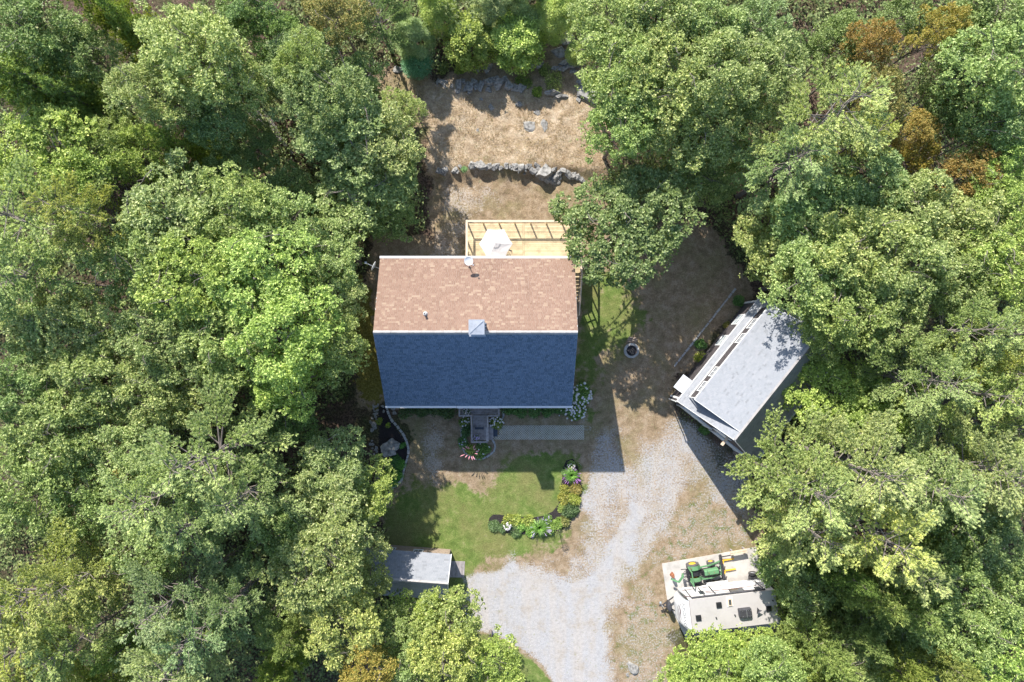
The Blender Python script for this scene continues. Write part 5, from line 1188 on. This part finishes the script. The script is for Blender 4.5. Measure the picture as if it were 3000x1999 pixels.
def reg(k, items, R0, H0, hc, nm): KIND[k] = dict(items=items, R=R0, H=H0, hc=hc, nm=nm, used=0)
def mk(x):
    me, t = x; t.v  # trunk builder -> mesh
    o = t.build('trunk', M['bark']); tm_ = o.data; bpy.data.objects.remove(o); return me, tm_
reg('O', [mk(broad(300+k)) for k in range(5)], 3.5, 13, .80, 'oak_tree')
reg('L', [mk(broad(321, Rr=5.0, ht=13, nc=150, rose=48, nl=6, clump=(.42,.8), wd=.55, L=.21))], 5.0, 13, .80, 'oak_tree')
reg('B', [mk(broad(330+k, nc=70, rose=60, nl=6, L=.18, wd=.6, clump=(.4,.75), sparse=.3)) for k in range(2)], 3.5, 13, .80, 'birch_tree')
reg('A', [mk(broad(350+k, nc=66, rose=60, nl=6, L=.18, wd=.6, clump=(.4,.75), sparse=.3, mat='autumn')) for k in range(2)], 3.5, 13, .80, 'maple_tree')
reg('P', [mk(pine(400+k)) for k in range(4)], 3.6, 18, .62, 'pine_tree')
reg('C', [mk(cedar(450+k)) for k in range(2)], 2.6, 10, .55, 'cedar_tree')
reg('S', [mk(broad(470+k, Rr=2.0, ht=4.2, nc=26, rose=44, nl=5, L=.16, wd=.5, clump=(.45,.75))) for k in range(2)], 2.0, 4.2, .8, 'sapling')
def roundc(seed, mat, tri, ht=5.0, Rr=2.3, L=.2, wd=.5):
    r_ = random.Random(seed); V = []
    for k in range(24):
        q = math.sqrt((k+.5)/24)*r_.uniform(.85,1.12); a = k*2.4+r_.uniform(-.3,.3); z = ht*.30+ht*.52*math.sqrt(max(0,1-q*q*.92))*r_.uniform(.7,1.12); cr = r_.uniform(.38,.85)
        V.append(leaf_cloud(900 if tri else 420, (Rr*.8*q*math.cos(a), Rr*.8*q*math.sin(a), z-.5), (cr,cr,cr*.9), L, wd, seed=seed*50+k, shell=.6, tri=tri))
    for k in range(14):
        a = k*.45*1.0; V.append(leaf_cloud(500 if tri else 220, (Rr*.72*math.cos(a), Rr*.72*math.sin(a), ht*.2), (.7,.7,.8), L, wd, seed=seed*70+k, tri=tri))
    v = np.concatenate(V); n_ = len(v); me = quads_mesh('crown', v.reshape(-1,3), 3 if tri else 4, np.clip(np.random.RandomState(seed).normal(.5,.24,n_),0,1), [M[mat]])
    m = MB(); m.tube([(0,0,0),(.1,0,ht*.4),(0,.1,ht*.7)], [.1,.07,.03], 6)
    for k in range(8): a = k*.8; m.tube([(0,0,ht*.3),(Rr*.6*math.cos(a),Rr*.6*math.sin(a),ht*.7)], [.04,.012], 4, False)
    return me, m
reg('R', [mk(roundc(480+k, 'oak', False)) for k in range(2)], 2.3, 5, .6, 'round_tree')
reg('Q', [mk(roundc(485+k, 'pine', True, L=.2, wd=.24)) for k in range(2)], 2.3, 5, .6, 'young_pine')
reg('D', [mk(broad(490, nc=14, rose=4, nl=3, L=.12))], 3.5, 13, .8, 'bare_tree')
TONE = {'g': (.96,1.0,.88), 'b': (1.12,1.18,.80), 'l': (1.15,1.15,1.12), 'd': (.78,.86,.78), 'y': (1.12,1.06,.84), 'k': (.62,.74,.58), 'e': (.9,.98,1.02), 'w': (1.06,1.04,.98), 'h': (.66,.72,.66),
        'o': (1.1,.9,.8), 'v': (1.12,1.08,.72)}
def tree(kind, dx, dy, rd, ht, tone, label, group=None):
    """dx,dy,rd: crown centre and radius in the overview of the photograph (2353 px wide)"""
    K = KIND[kind]; i = K['used'] % len(K['items']); K['used'] += 1; me, tmh = K['items'][i]
    px, py, rp_ = dx*1.275, dy*1.275, rd*1.275; hc = K['hc']*ht; p = W(px, py, hc); rr = rp_*(1-hc/H)/PXM*(1.1 if kind in 'OP' else 1); s = rr/K['R']; z = float(zg(p.x, p.y))
    t = thing(K['nm'], (p.x, p.y, z), label, 'tree' if kind != 'S' else 'sapling', group, rnd.random()*6.28); t.scale = (s*rnd.uniform(.94,1.06), s*rnd.uniform(.94,1.06), ht/K['H'])
    tr_ = bpy.data.objects.new('trunk', tmh); C.objects.link(tr_); tr_.parent = t
    cr = bpy.data.objects.new('crown', me); C.objects.link(cr); cr.parent = t
    c = TONE[tone]; j = rnd.uniform(.9, 1.1); cr.color = (c[0]*j*rnd.uniform(.95,1.05), c[1]*j, c[2]*j*rnd.uniform(.92,1.08), 1)
    return t
T = [
 # upper left
 ('O',60,70,100,14,'d','dark grey-green broadleaf tree filling the top left corner'),
 ('O',180,110,75,12,'d','dark broadleaf tree just right of the top left corner tree'),
 ('C',265,40,78,15,'v','olive cedar at the top edge left of the pale oak'),
 ('C',340,90,68,13,'g','dark olive cedar touching the left side of the big pale oak'),
 ('O',430,110,105,15,'l','big pale green oak near the top edge, left third of the photo'),
 ('O',350,210,80,14,'l','pale green oak lobe below left of the big pale oak'),
 ('O',520,170,75,13,'w','mid green oak between the big pale oak and the fallen grey stems'),
 ('O',480,270,70,11,'e','blue-green low tree under the big pale oak'),
 ('P',590,10,75,13,'e','blue-green pine cut by the top edge, left third of the photo'),
 ('O',690,150,80,11,'d','dark tree left of the clearing\'s upper left corner'),
 ('O',640,90,60,10,'k','very dark low tree under the blue-green pine at the top edge'),
 ('A',765,20,78,11,'g','sparse orange-leaved tree on the top edge left of the round pines'),
 ('O',690,140,60,13,'w','grey-green treetop beside the brown gap at the top'),
 ('O',740,210,85,13,'e','grey-green oak immediately below the sparse orange tree'),
 ('C',120,220,128,14,'g','broad olive cedar on the left edge, second row from the top'),
 ('C',30,190,68,14,'v','yellowish cedar tip cut by the left edge near the top'),
 ('C',215,250,78,12,'g','olive cedar right of the broad cedar on the left edge'),
 ('O',80,350,110,13,'b','bright green oak on the left edge above the first big pine'),
 ('O',180,400,80,12,'b','bright green treetop right of the bright left edge oak'),
 ('O',300,355,62,11,'b','bright green small oak left of the yellow-green cedar'),
 ('O',255,320,55,11,'g','small green tree above left of the yellow-green cedar'),
 ('C',435,350,74,12,'v','yellow-green cedar alone in the dark gap, upper left quarter'),
 ('O',510,395,50,9,'e','pale blue-green small tree right below the yellow-green cedar'),
 ('O',400,420,50,8,'e','pale small tree left below the yellow-green cedar'),
 ('O',770,290,105,11,'g','oak beside the left edge of the straw slope, upper of three'),
 ('O',865,330,85,10,'w','pale oak leaning over the left edge of the straw slope'),
 ('O',835,415,105,8.5,'g','oak left of the stone wall, overhanging the clearing'),
 ('O',925,250,42,8,'w','small pale tree with bare twigs at the slope\'s upper left'),
 ('O',880,485,68,5,'d','darker oak lobe left of the deck, shading the bare ground'),
 ('S',808,520,38,4,'b','bright green bushy sapling left of the deck in the shade'),
 # left middle
 ('P',120,520,145,17,'w','big pale green pine on the left edge, about a third down'),
 ('P',225,500,85,16,'y','yellow-tipped pine right of the big left edge pine'),
 ('P',80,640,120,15,'g','green pine on the left edge below the first big pine'),
 ('O',400,500,110,13,'w','pale oak in the left forest, above the brightest oak'),
 ('O',530,480,95,13,'g','green oak between the left pines and the dark gap'),
 ('O',610,520,90,12,'g','green oak left of the bright bushy sapling'),
 ('O',330,600,100,13,'g','mid green oak right of the left edge pines'),
 ('O',450,640,110,14,'b','bright green oak in the centre of the left forest'),
 ('O',600,640,120,14,'b','bright green oak left of the brown roof'),
 ('O',650,770,110,14,'b','brightest yellow-green oak of the left forest'),
 ('O',520,780,100,13,'g','green oak left of the brightest yellow-green oak'),
 ('O',745,600,78,10,'w','grey-green oak nearest the little stack of cut logs'),
 ('O',762,700,73,9,'w','grey-green oak nearest the brown roof\'s left edge'),
 ('O',640,880,80,12,'b','green oak below the brightest yellow-green oak'),
 ('O',760,800,70,11,'g','oak nearest the left end of the ridge'),
 ('O',370,790,90,13,'w','grey-green oak in the middle left forest'),
 ('O',240,740,85,12,'w','grey-green oak below the left edge pines'),
 ('O',110,760,105,12,'w','dull green oak on the left edge at mid height'),
 ('O',40,880,90,13,'d','darker oak cut by the left edge below mid height'),
 ('O',190,880,95,13,'w','dull green oak second from the left edge at mid height'),
 ('O',330,910,85,12,'w','grey-green oak above the big middle-left pine'),
 ('O',450,900,80,11,'w','grey-green oak touching the top of the big middle-left pine'),
 ('O',120,1000,105,13,'g','green oak on the left edge, six tenths down'),
 ('O',260,1040,90,12,'w','dull green oak left of the big middle-left pine'),
 ('O',60,1120,100,13,'g','green oak on the left edge above the yellowish pine'),
 ('O',180,1160,85,12,'g','green oak between the yellowish and the middle-left pines'),
 ('A',300,1110,58,11,'y','small yellowing maple left of the big middle-left pine'),
 ('P',500,1040,150,17,'w','big pale yellow-green pine left of the dark boulder bed'),
 ('P',390,1130,110,16,'w','pine lobe at the lower left of the big middle-left pine'),
 ('P',590,1120,100,15,'w','pale pine reaching right toward the boulder bed'),
 ('P',480,1180,90,13,'e','blue-green lower pine under the big middle-left pine'),
 ('O',640,960,70,8,'k','dark low tree between the big pine and the dark boulder bed'),
 ('O',340,1280,75,11,'d','dark glossy green tree between the two lower left pines'),
 ('O',765,1070,78,9,'w','pale oak top left of the dark boulder bed'),
 ('O',838,1130,66,7,'v','yellow-tipped oak overhanging the dark bed\'s lower end'),
 ('O',755,1190,88,10,'w','pale oak left of the green lawn'),
 ('O',815,1250,62,7,'w','pale oak partly covering the shed\'s left end'),
 ('O',720,1310,95,12,'w','pale oak left of the garden shed'),
 ('O',650,1230,70,10,'d','darker oak left of the pale trees beside the shed'),
 ('O',780,1430,90,11,'y','yellowish pale oak below left of the shed'),
 ('O',835,1335,50,7,'w','small pale tree top over the shed\'s left roof'),
 # lower left
 ('P',110,1350,140,17,'y','big yellowish pine in the lower left, cut by the left edge'),
 ('P',60,1480,120,16,'v','yellow pine in the bottom left corner'),
 ('P',220,1310,85,15,'y','yellow-green pine right of the big yellowish pine'),
 ('P',210,1450,90,14,'w','green pine above the bottom edge, left'),
 ('P',420,1360,110,16,'e','blue-green pine in the lower left quarter, upper part'),
 ('P',500,1410,100,15,'e','blue-green pine left of the shed, right part of the blue group'),
 ('P',430,1500,120,16,'w','pale blue-green pine at the bottom, left third'),
 ('P',570,1350,70,13,'e','small blue-green pine top reaching toward the shed'),
 ('C',250,1560,93,13,'v','yellow-green cedar at the bottom edge, left'),
 ('C',310,1470,58,11,'g','olive cedar between the yellow and the blue-green pines'),
 ('C',640,1540,68,11,'v','olive cedar at the bottom edge right of the blue-green pines'),
 ('C',690,1440,68,11,'g','small olive cedar right of the blue-green pines'),
 ('O',890,1470,65,8,'g','deep green tree below the shed, left of the birches'),
 ('S',930,1400,40,4,'b','bright green low bush just under the shed\'s lower eave'),
 ('A',840,1545,68,11,'v','orange-tinged tree at the bottom edge left of the birches'),
 ('B',1035,1440,88,9,'y','yellowish birch between the shed and the gravel'),
 ('B',985,1405,40,8,'v','small yellowish birch top covering the shed\'s lower right corner'),
 ('B',1020,1530,85,11,'y','yellowish birch with pale stems at the bottom edge left of the drive'),
 ('O',1120,1550,75,9,'b','bright green tree at the bottom edge beside the grass wedge'),
 ('O',960,1550,60,10,'g','green tree at the bottom edge between orange tree and birch'),
 # top middle
 ('Q',950,85,48,5,'e','shaded blue-green pine above the round pine bush'),
 ('P',870,50,70,9,'k','very dark pine in the shade at the top, left of centre'),
 ('Q',1005,15,50,6,'b','light green young pine on the top edge, left of centre'),
 ('Q',1130,0,60,6,'w','pale young pine on the top edge above the rock ledge'),
 ('Q',1275,25,58,5.5,'b','light green young pine on the top edge, right of centre'),
 ('Q',1210,-15,60,6,'g','young pine cut by the top edge above the yellow-green pair'),
 ('R',1080,92,62,4.2,'v','round yellow-green tree above the left end of the rock ledge'),
 ('R',1190,85,72,4.6,'b','round bright green tree above the middle of the rock ledge'),
 ('Q',1325,120,26,3,'b','tiny bright pine beside the pale boulders'),
 # upper right
 ('O',1400,50,85,12,'g','green oak on the top edge right of the pale boulders'),
 ('O',1510,40,95,13,'w','pale oak on the top edge, right of centre'),
 ('O',1420,160,90,13,'g','oak overhanging the pale boulders from the right'),
 ('O',1530,170,95,13,'w','pale oak second from the straw slope, upper right'),
 ('O',1640,60,90,13,'g','green oak on the top edge left of the dark gap'),
 ('O',1650,170,95,14,'w','pale oak above left of the large star-shaped pine'),
 ('O',1750,160,90,13,'w','dusty green oak above the large star-shaped pine'),
 ('O',1740,60,70,12,'e','grey-green tree on the top edge, left of the bare twigs'),
 ('O',1430,280,90,12,'g','oak along the straw slope\'s right edge'),
 ('O',1540,290,90,11,'w','oak inland of the straw slope\'s right edge'),
 ('O',1640,290,90,11,'g','oak left of the large star-shaped pine'),
 ('O',1560,400,52,7,'d','dark oak lobe behind the round deck oak'),
 ('O',1640,400,74,7,'g','oak between the round deck oak and the star-shaped pine'),
 ('P',1870,290,135,17,'w','large pale star-shaped pine in the upper right quarter'),
 ('P',1790,390,110,14,'e','blue-green lower boughs tree below the star-shaped pine'),
 ('P',1950,340,70,13,'y','small yellow-green pine at the star-shaped pine\'s right side'),
 ('O',1935,90,62,10,'d','dark green tree between the bare twigs and the orange maple'),
 ('A',2010,95,60,13,'o','orange-brown maple near the top right, upper of two'),
 ('A',2025,205,70,13,'g','orange and green maple just below the other orange maple'),
 ('A',2110,300,53,11,'y','thin yellow-leaved maple beside the brown forest gap'),
 ('A',2120,350,46,10,'v','small yellow maple below the brown forest gap'),
 ('A',2175,60,63,14,'v','yellow-topped maple near the top right corner'),
 ('A',2235,400,70,12,'o','orange maple near the right edge below the bare grey tree'),
 ('O',2085,30,55,10,'d','dark tree on the top edge between orange and yellow maples'),
 ('O',2290,30,90,14,'d','dark green tree in the top right corner'),
 ('O',2290,150,105,15,'g','big oak on the right edge near the top'),
 ('O',2190,190,66,11,'d','dark oak left of the big right edge oak'),
 ('O',2200,250,66,10,'d','dark oak above the bare grey tree'),
 ('O',2320,270,80,13,'d','darker oak on the right edge, a sixth down'),
 ('O',2320,360,70,12,'b','brighter oak on the right edge above the orange maple'),
 ('D',2240,320,60,8,'g','bare grey-limbed tree in the dark gap near the right edge'),
 ('O',1800,110,55,9,'k','very dark low tree beside the pale bare twigs'),
 ('D',1855,70,45,9,'g','dead tree with pale bare twigs near the top edge'),
 # right middle
 ('L',1442,515,152,10,'h','large round grey-green oak overhanging the deck\'s right end'),
 ('O',1800,560,95,9,'w','pale oak above the garage\'s upper corner'),
 ('O',1890,500,100,11,'e','grey-green oak below the star-shaped pine'),
 ('O',2010,440,95,12,'e','grey-green oak right below the star-shaped pine'),
 ('O',2110,480,90,13,'w','pale oak left of the orange maple on the right'),
 ('O',2220,530,95,13,'w','pale oak below the orange maple on the right'),
 ('O',2320,480,80,13,'b','bright oak on the right edge below the orange maple'),
 ('O',1980,570,105,14,'w','pale oak in the centre of the right forest'),
 ('O',1880,640,95,13,'g','oak nearest the garage roof\'s upper right corner'),
 ('O',2090,610,100,14,'w','dusty oak right of centre in the right forest'),
 ('O',2210,640,90,13,'w','dusty oak left of the right edge, one third down'),
 ('O',2320,610,90,14,'b','bright oak on the right edge above the pines'),
 ('O',1960,710,95,13,'g','oak casting its shade on the garage roof'),
 ('O',2060,730,80,13,'g','oak between garage and the upper right pines'),
 ('O',1900,760,60,11,'g','oak touching the garage roof\'s right corner'),
 ('P',2170,760,100,16,'w','pale pine right of the garage, uppermost of the pine group'),
 ('P',2270,770,90,17,'w','pine near the right edge level with the garage roof'),
 ('P',2320,860,100,16,'y','yellow-green pine on the right edge level with the garage'),
 ('P',2080,870,95,15,'w','pine between the garage and the right edge'),
 ('P',2200,900,110,16,'y','pale yellow-green pine in the middle of the right pine group'),
 ('P',2310,980,90,15,'w','pine on the right edge just below the garage level'),
 ('O',1925,905,100,8,'b','bright green maple-like tree at the garage\'s shaded side'),
 ('O',2010,950,80,9,'b','bright green tree right of the garage\'s shaded side'),
 ('O',2100,960,60,9,'b','bright yellow-green tree in a gap of the right pine group'),
 # lower right
 ('P',1810,1100,130,17,'w','large pale pine reaching toward the garage\'s lower corner'),
 ('P',1930,1060,130,18,'w','tall pale pine right of the garage\'s lower corner'),
 ('P',1830,1200,110,15,'w','pine overhanging the gravel below the garage'),
 ('P',1960,1200,130,17,'y','pale yellow-green pine in the middle of the lower right group'),
 ('P',2080,1100,115,17,'w','pine right of the tall pale pine'),
 ('P',2200,1060,110,16,'w','pine second from the right edge, below the garage level'),
 ('P',2300,1100,85,15,'y','yellow-tipped pine on the right edge, seven tenths down'),
 ('P',2060,1290,75,13,'w','drooping pale pine tip above the yellow-olive cedar'),
 ('O',2130,1230,60,9,'b','bright yellow-green tree in the gap right of the pines'),
 ('O',2200,1210,80,10,'k','dark shaded tree under the right pines'),
 ('O',1800,1292,62,7,'g','green tree over the upper right corner of the concrete pad'),
 ('O',1860,1372,62,8,'g','green tree covering the camper\'s rear end'),
 ('C',1900,1290,68,14,'k','dark cedar with grey twigs behind the tractor pad'),
 ('C',1960,1340,93,14,'y','yellow-olive cedar right of the camper'),
 ('C',2040,1370,83,13,'g','olive cedar with grey dead twigs right of the yellow-olive one'),
 ('D',2050,1430,55,7,'g','grey dead tree lying open in the lower right'),
 ('D',1990,1400,50,9,'g','bare grey branches left of the dead tree in the lower right'),
 ('O',2190,1340,90,12,'d','round dark oak in the lower right quarter'),
 ('O',2290,1250,85,11,'d','dark oak on the right edge, three quarters down'),
 ('O',2310,1380,85,12,'g','oak on the right edge above the bottom corner'),
 ('O',2230,1450,90,12,'g','oak near the bottom right corner'),
 ('O',2320,1520,90,12,'b','bright oak in the bottom right corner'),
 ('O',1640,1545,92,8,'b','bright green oak covering the camper\'s lower left side'),
 ('O',1740,1525,62,8,'b','bright green oak along the camper\'s lower side'),
 ('O',1600,1610,85,8,'g','green oak on the bottom edge right of the squarish boulder'),
 ('O',1780,1560,80,10,'g','green oak on the bottom edge below the camper'),
 ('C',1870,1480,88,13,'g','olive cedar below right of the camper'),
 ('C',1880,1560,83,13,'v','olive cedar on the bottom edge, right of centre'),
 ('O',1960,1540,75,9,'w','dull green oak on the bottom edge right of the olive cedars'),
 ('C',2060,1540,88,14,'v','yellow-green cedar on the bottom edge, right'),
 ('C',2140,1500,73,14,'y','yellow-green cedar near the bottom edge, farther right'),
 ('C',1950,1440,63,12,'g','small olive cedar left of the grey dead tree'),
 ('O',560,20,60,10,'d','dark oak on the top edge between the pale oak and the blue-green pine'),
 ('O',590,180,62,9,'g','low green oak in the gap left of the pale bare stems'),
 ('O',575,330,60,7,'d','low dark green tree under the grey fallen trunk'),
 ('O',660,440,60,7,'d','low dark tree in the gap left of the clearing oaks'),
 ('O',700,560,55,7,'g','low green tree left of the bright bushy sapling'),
 ('O',820,180,60,8,'d','low dark tree left of the clearing\'s upper end'),
 ('C',740,470,40,5,'g','small cedar in the shade between dark gap and clearing oaks'),
 ('S',1960,265,36,5,'g','low green tree at the foot of the orange maples'),
 ('O',640,1440,60,8,'g','green tree filling the gap right of the blue-green pines'),
 ('O',690,1180,55,7,'g','small green tree right of the blue-green lower pine'),
 ('O',2090,1450,70,9,'g','green oak right of the grey dead tree'),
]
for a in T: tree(*a)
# the round pine bush on the slope
pb = G(962*1.275, 158*1.275)
t = thing('pine_bush', (pb.x, pb.y, pb.z), 'round blue-green pine bush standing alone at the top of the clearing', 'pine')
P_ = leaf_cloud(5200, (0,0,.7), (1.25,1.25,1.5), .2, .2, seed=91, tri=True, shell=.5)
mesh_obj('crown', P_, 3, [M['pine']], t, (.55,.95,.95)); m = MB(); m.tube([(0,0,0),(0,0,2.0)], [.07,.02], 6); m.build('trunk', M['bark'], t)
t = thing('pine_bush', G(1361, 500), 'tiny blue-green pine seedling by the left half of the stone wall', 'pine')
mesh_obj('crown', leaf_cloud(420, (0,0,.2), (.22,.22,.4), .14, .2, seed=92, tri=True), 3, [M['pine']], t, (.75,1,.8)); m = MB(); m.tube([(0,0,0),(0,0,.4)], .015, 5); m.build('trunk', M['bark'], t)
# bushes on the ledge
for k, (x, y, r_, lab, cc) in enumerate([(1240,*[430-240],.55,'low olive shrub right of the round pine bush',(.7,.7,.4)),(1300,205,.6,'dry olive shrub behind the left part of the rock ledge',(.9,.9,.5)),(1345,205,.45,'yellowish small shrub against the ledge below the round trees',(1.3,1.3,.6)),(1535,238,.85,'olive shrub spreading over the middle of the ledge',(.75,.85,.35)),(1572,270,.5,'bright olive shrub at the ledge\'s foot',(1.0,1.1,.35)),(1625,235,1.0,'pale dry brush between the ledge and the right-hand boulders',(1.5,1.4,.9)),(1600,205,.6,'wispy dry shrub above the pale brush on the ledge',(1.0,1.0,.6)),(1720,252,.3,'small green plant growing on the right-hand boulder slab',(1.2,1.5,.5))]):
    B_at(x, y, r_, .5, lab, seed=110+k, n=1000, col=cc, L=.1)
# fallen grey stems in the left gap
def stems(px, py, n_, L, ang, label, sp=.35):
    t = thing('fallen_tree', G(px, py), label, 'dead tree'); r = random.Random(int(px))
    m = MB(); m.tube([(0,0,.3),(math.cos(ang)*L*.45, math.sin(ang)*L*.45, .9)], [.12,.07], 7); m.build('trunk', M['deadwood'], t)
    for k in range(n_):
        a = ang+r.uniform(-sp, sp); l_ = L*r.uniform(.6,1.1); st_ = r.uniform(.05,.4)*L; b = Vector((math.cos(ang)*st_, math.sin(ang)*st_, .4+st_*.2)); e = b+Vector((math.cos(a)*l_, math.sin(a)*l_, .8+r.random()*1.5)); m = MB()
        m.tube([b, b.lerp(e,.5)+Vector((r.uniform(-.2,.2), r.uniform(-.2,.2), .2)), e], [.05,.035,.012], 5); m.build('branch', M['deadwood'], t)
stems(860, 455, 16, 6.0, R(128), 'clump of pale leaning bare stems in the brown gap, upper left quarter', .2)
stems(700, 380, 7, 3.5, R(130), 'grey fallen trunk with forked limbs left of the pale bare stems', .7)
stems(230, 180, 8, 2.6, R(60), 'broken pale branches in the shade near the top left', 1.2)
stems(1085, 260, 6, 1.6, R(60), 'small bare twig bush at the clearing\'s upper left edge', .8)
stems(2560, 1760, 16, 3.4, R(140), 'tangle of silvery dead branches in the lower right quarter', .6)
stems(2840, 400, 9, 3.4, R(100), 'silvery dead limbs in the dark gap close to the right edge', 1.0)
stems(820, 1230, 9, 2.8, R(150), 'brownish brush pile right of the big middle-left pine', 1.3)
# understory and straw
r = np.random.RandomState(17); pts = []
n_ = 21000; xs = r.uniform(-43, 43, n_*3); ys = r.uniform(-29, 29, n_*3)
ii = np.clip(np.searchsorted(gx, xs), 0, len(gx)-1); jj = np.clip(np.searchsorted(gy, ys), 0, len(gy)-1)
free = (Y_[jj, ii] < .12) & (G_[jj, ii] < .1) & (L_[jj, ii] < .1)
dens = fbm(xs, ys, .25, 5) > -.06
xs, ys = xs[free & dens][:n_], ys[free & dens][:n_]
hh = r.uniform(.1, 1, len(xs))**2*2.8*np.clip(fbm(xs, ys, .5, 6)*4+.9, .1, 1.5); P = np.stack([xs, ys, zg(xs, ys)+hh], 1)
v = leaves(P, norm(r.normal(size=P.shape)+[0,0,1.]), 9, .26, .5, r, jitter=.22)
o = mesh_obj('forest_undergrowth', v, 4, [M['litterleaf']]); o['kind'] = 'stuff'
n_ = 42000; xs = r.uniform(-12, 10, n_); ys = r.uniform(9.5, 23, n_)
ii = np.clip(np.searchsorted(gx, xs), 0, len(gx)-1); jj = np.clip(np.searchsorted(gy, ys), 0, len(gy)-1)
keep = (S_[jj, ii] > .35) & (fbm(xs, ys, .9, 9) > -.12); xs, ys = xs[keep], ys[keep]; n_ = len(xs)
lean = np.stack([np.cos(fbm(xs,ys,.4,77)*14), np.sin(fbm(xs,ys,.4,77)*14)-.5, np.full(n_, .75)], 1)+r.normal(0,.35,(n_,3)); lean = norm(lean)
P = np.stack([xs, ys, zg(xs, ys)], 1); s = norm(np.cross(lean, r.normal(size=(n_,3)))); L_b = r.uniform(.08,.24,n_)[:,None]
v = np.stack([P-s*.013, P+s*.013, P+lean*L_b], 1); o = mesh_obj('dry_grass_tufts', v, 3, [M['straw']]); o['kind'] = 'stuff'; o.color = (.92,.96,1.05,1)
o.parent = None
for o in list(bpy.data.objects):
    if o.type == 'MESH' and o.parent is None and 'kind' not in o and 'category' not in o: o['kind'] = 'structure'
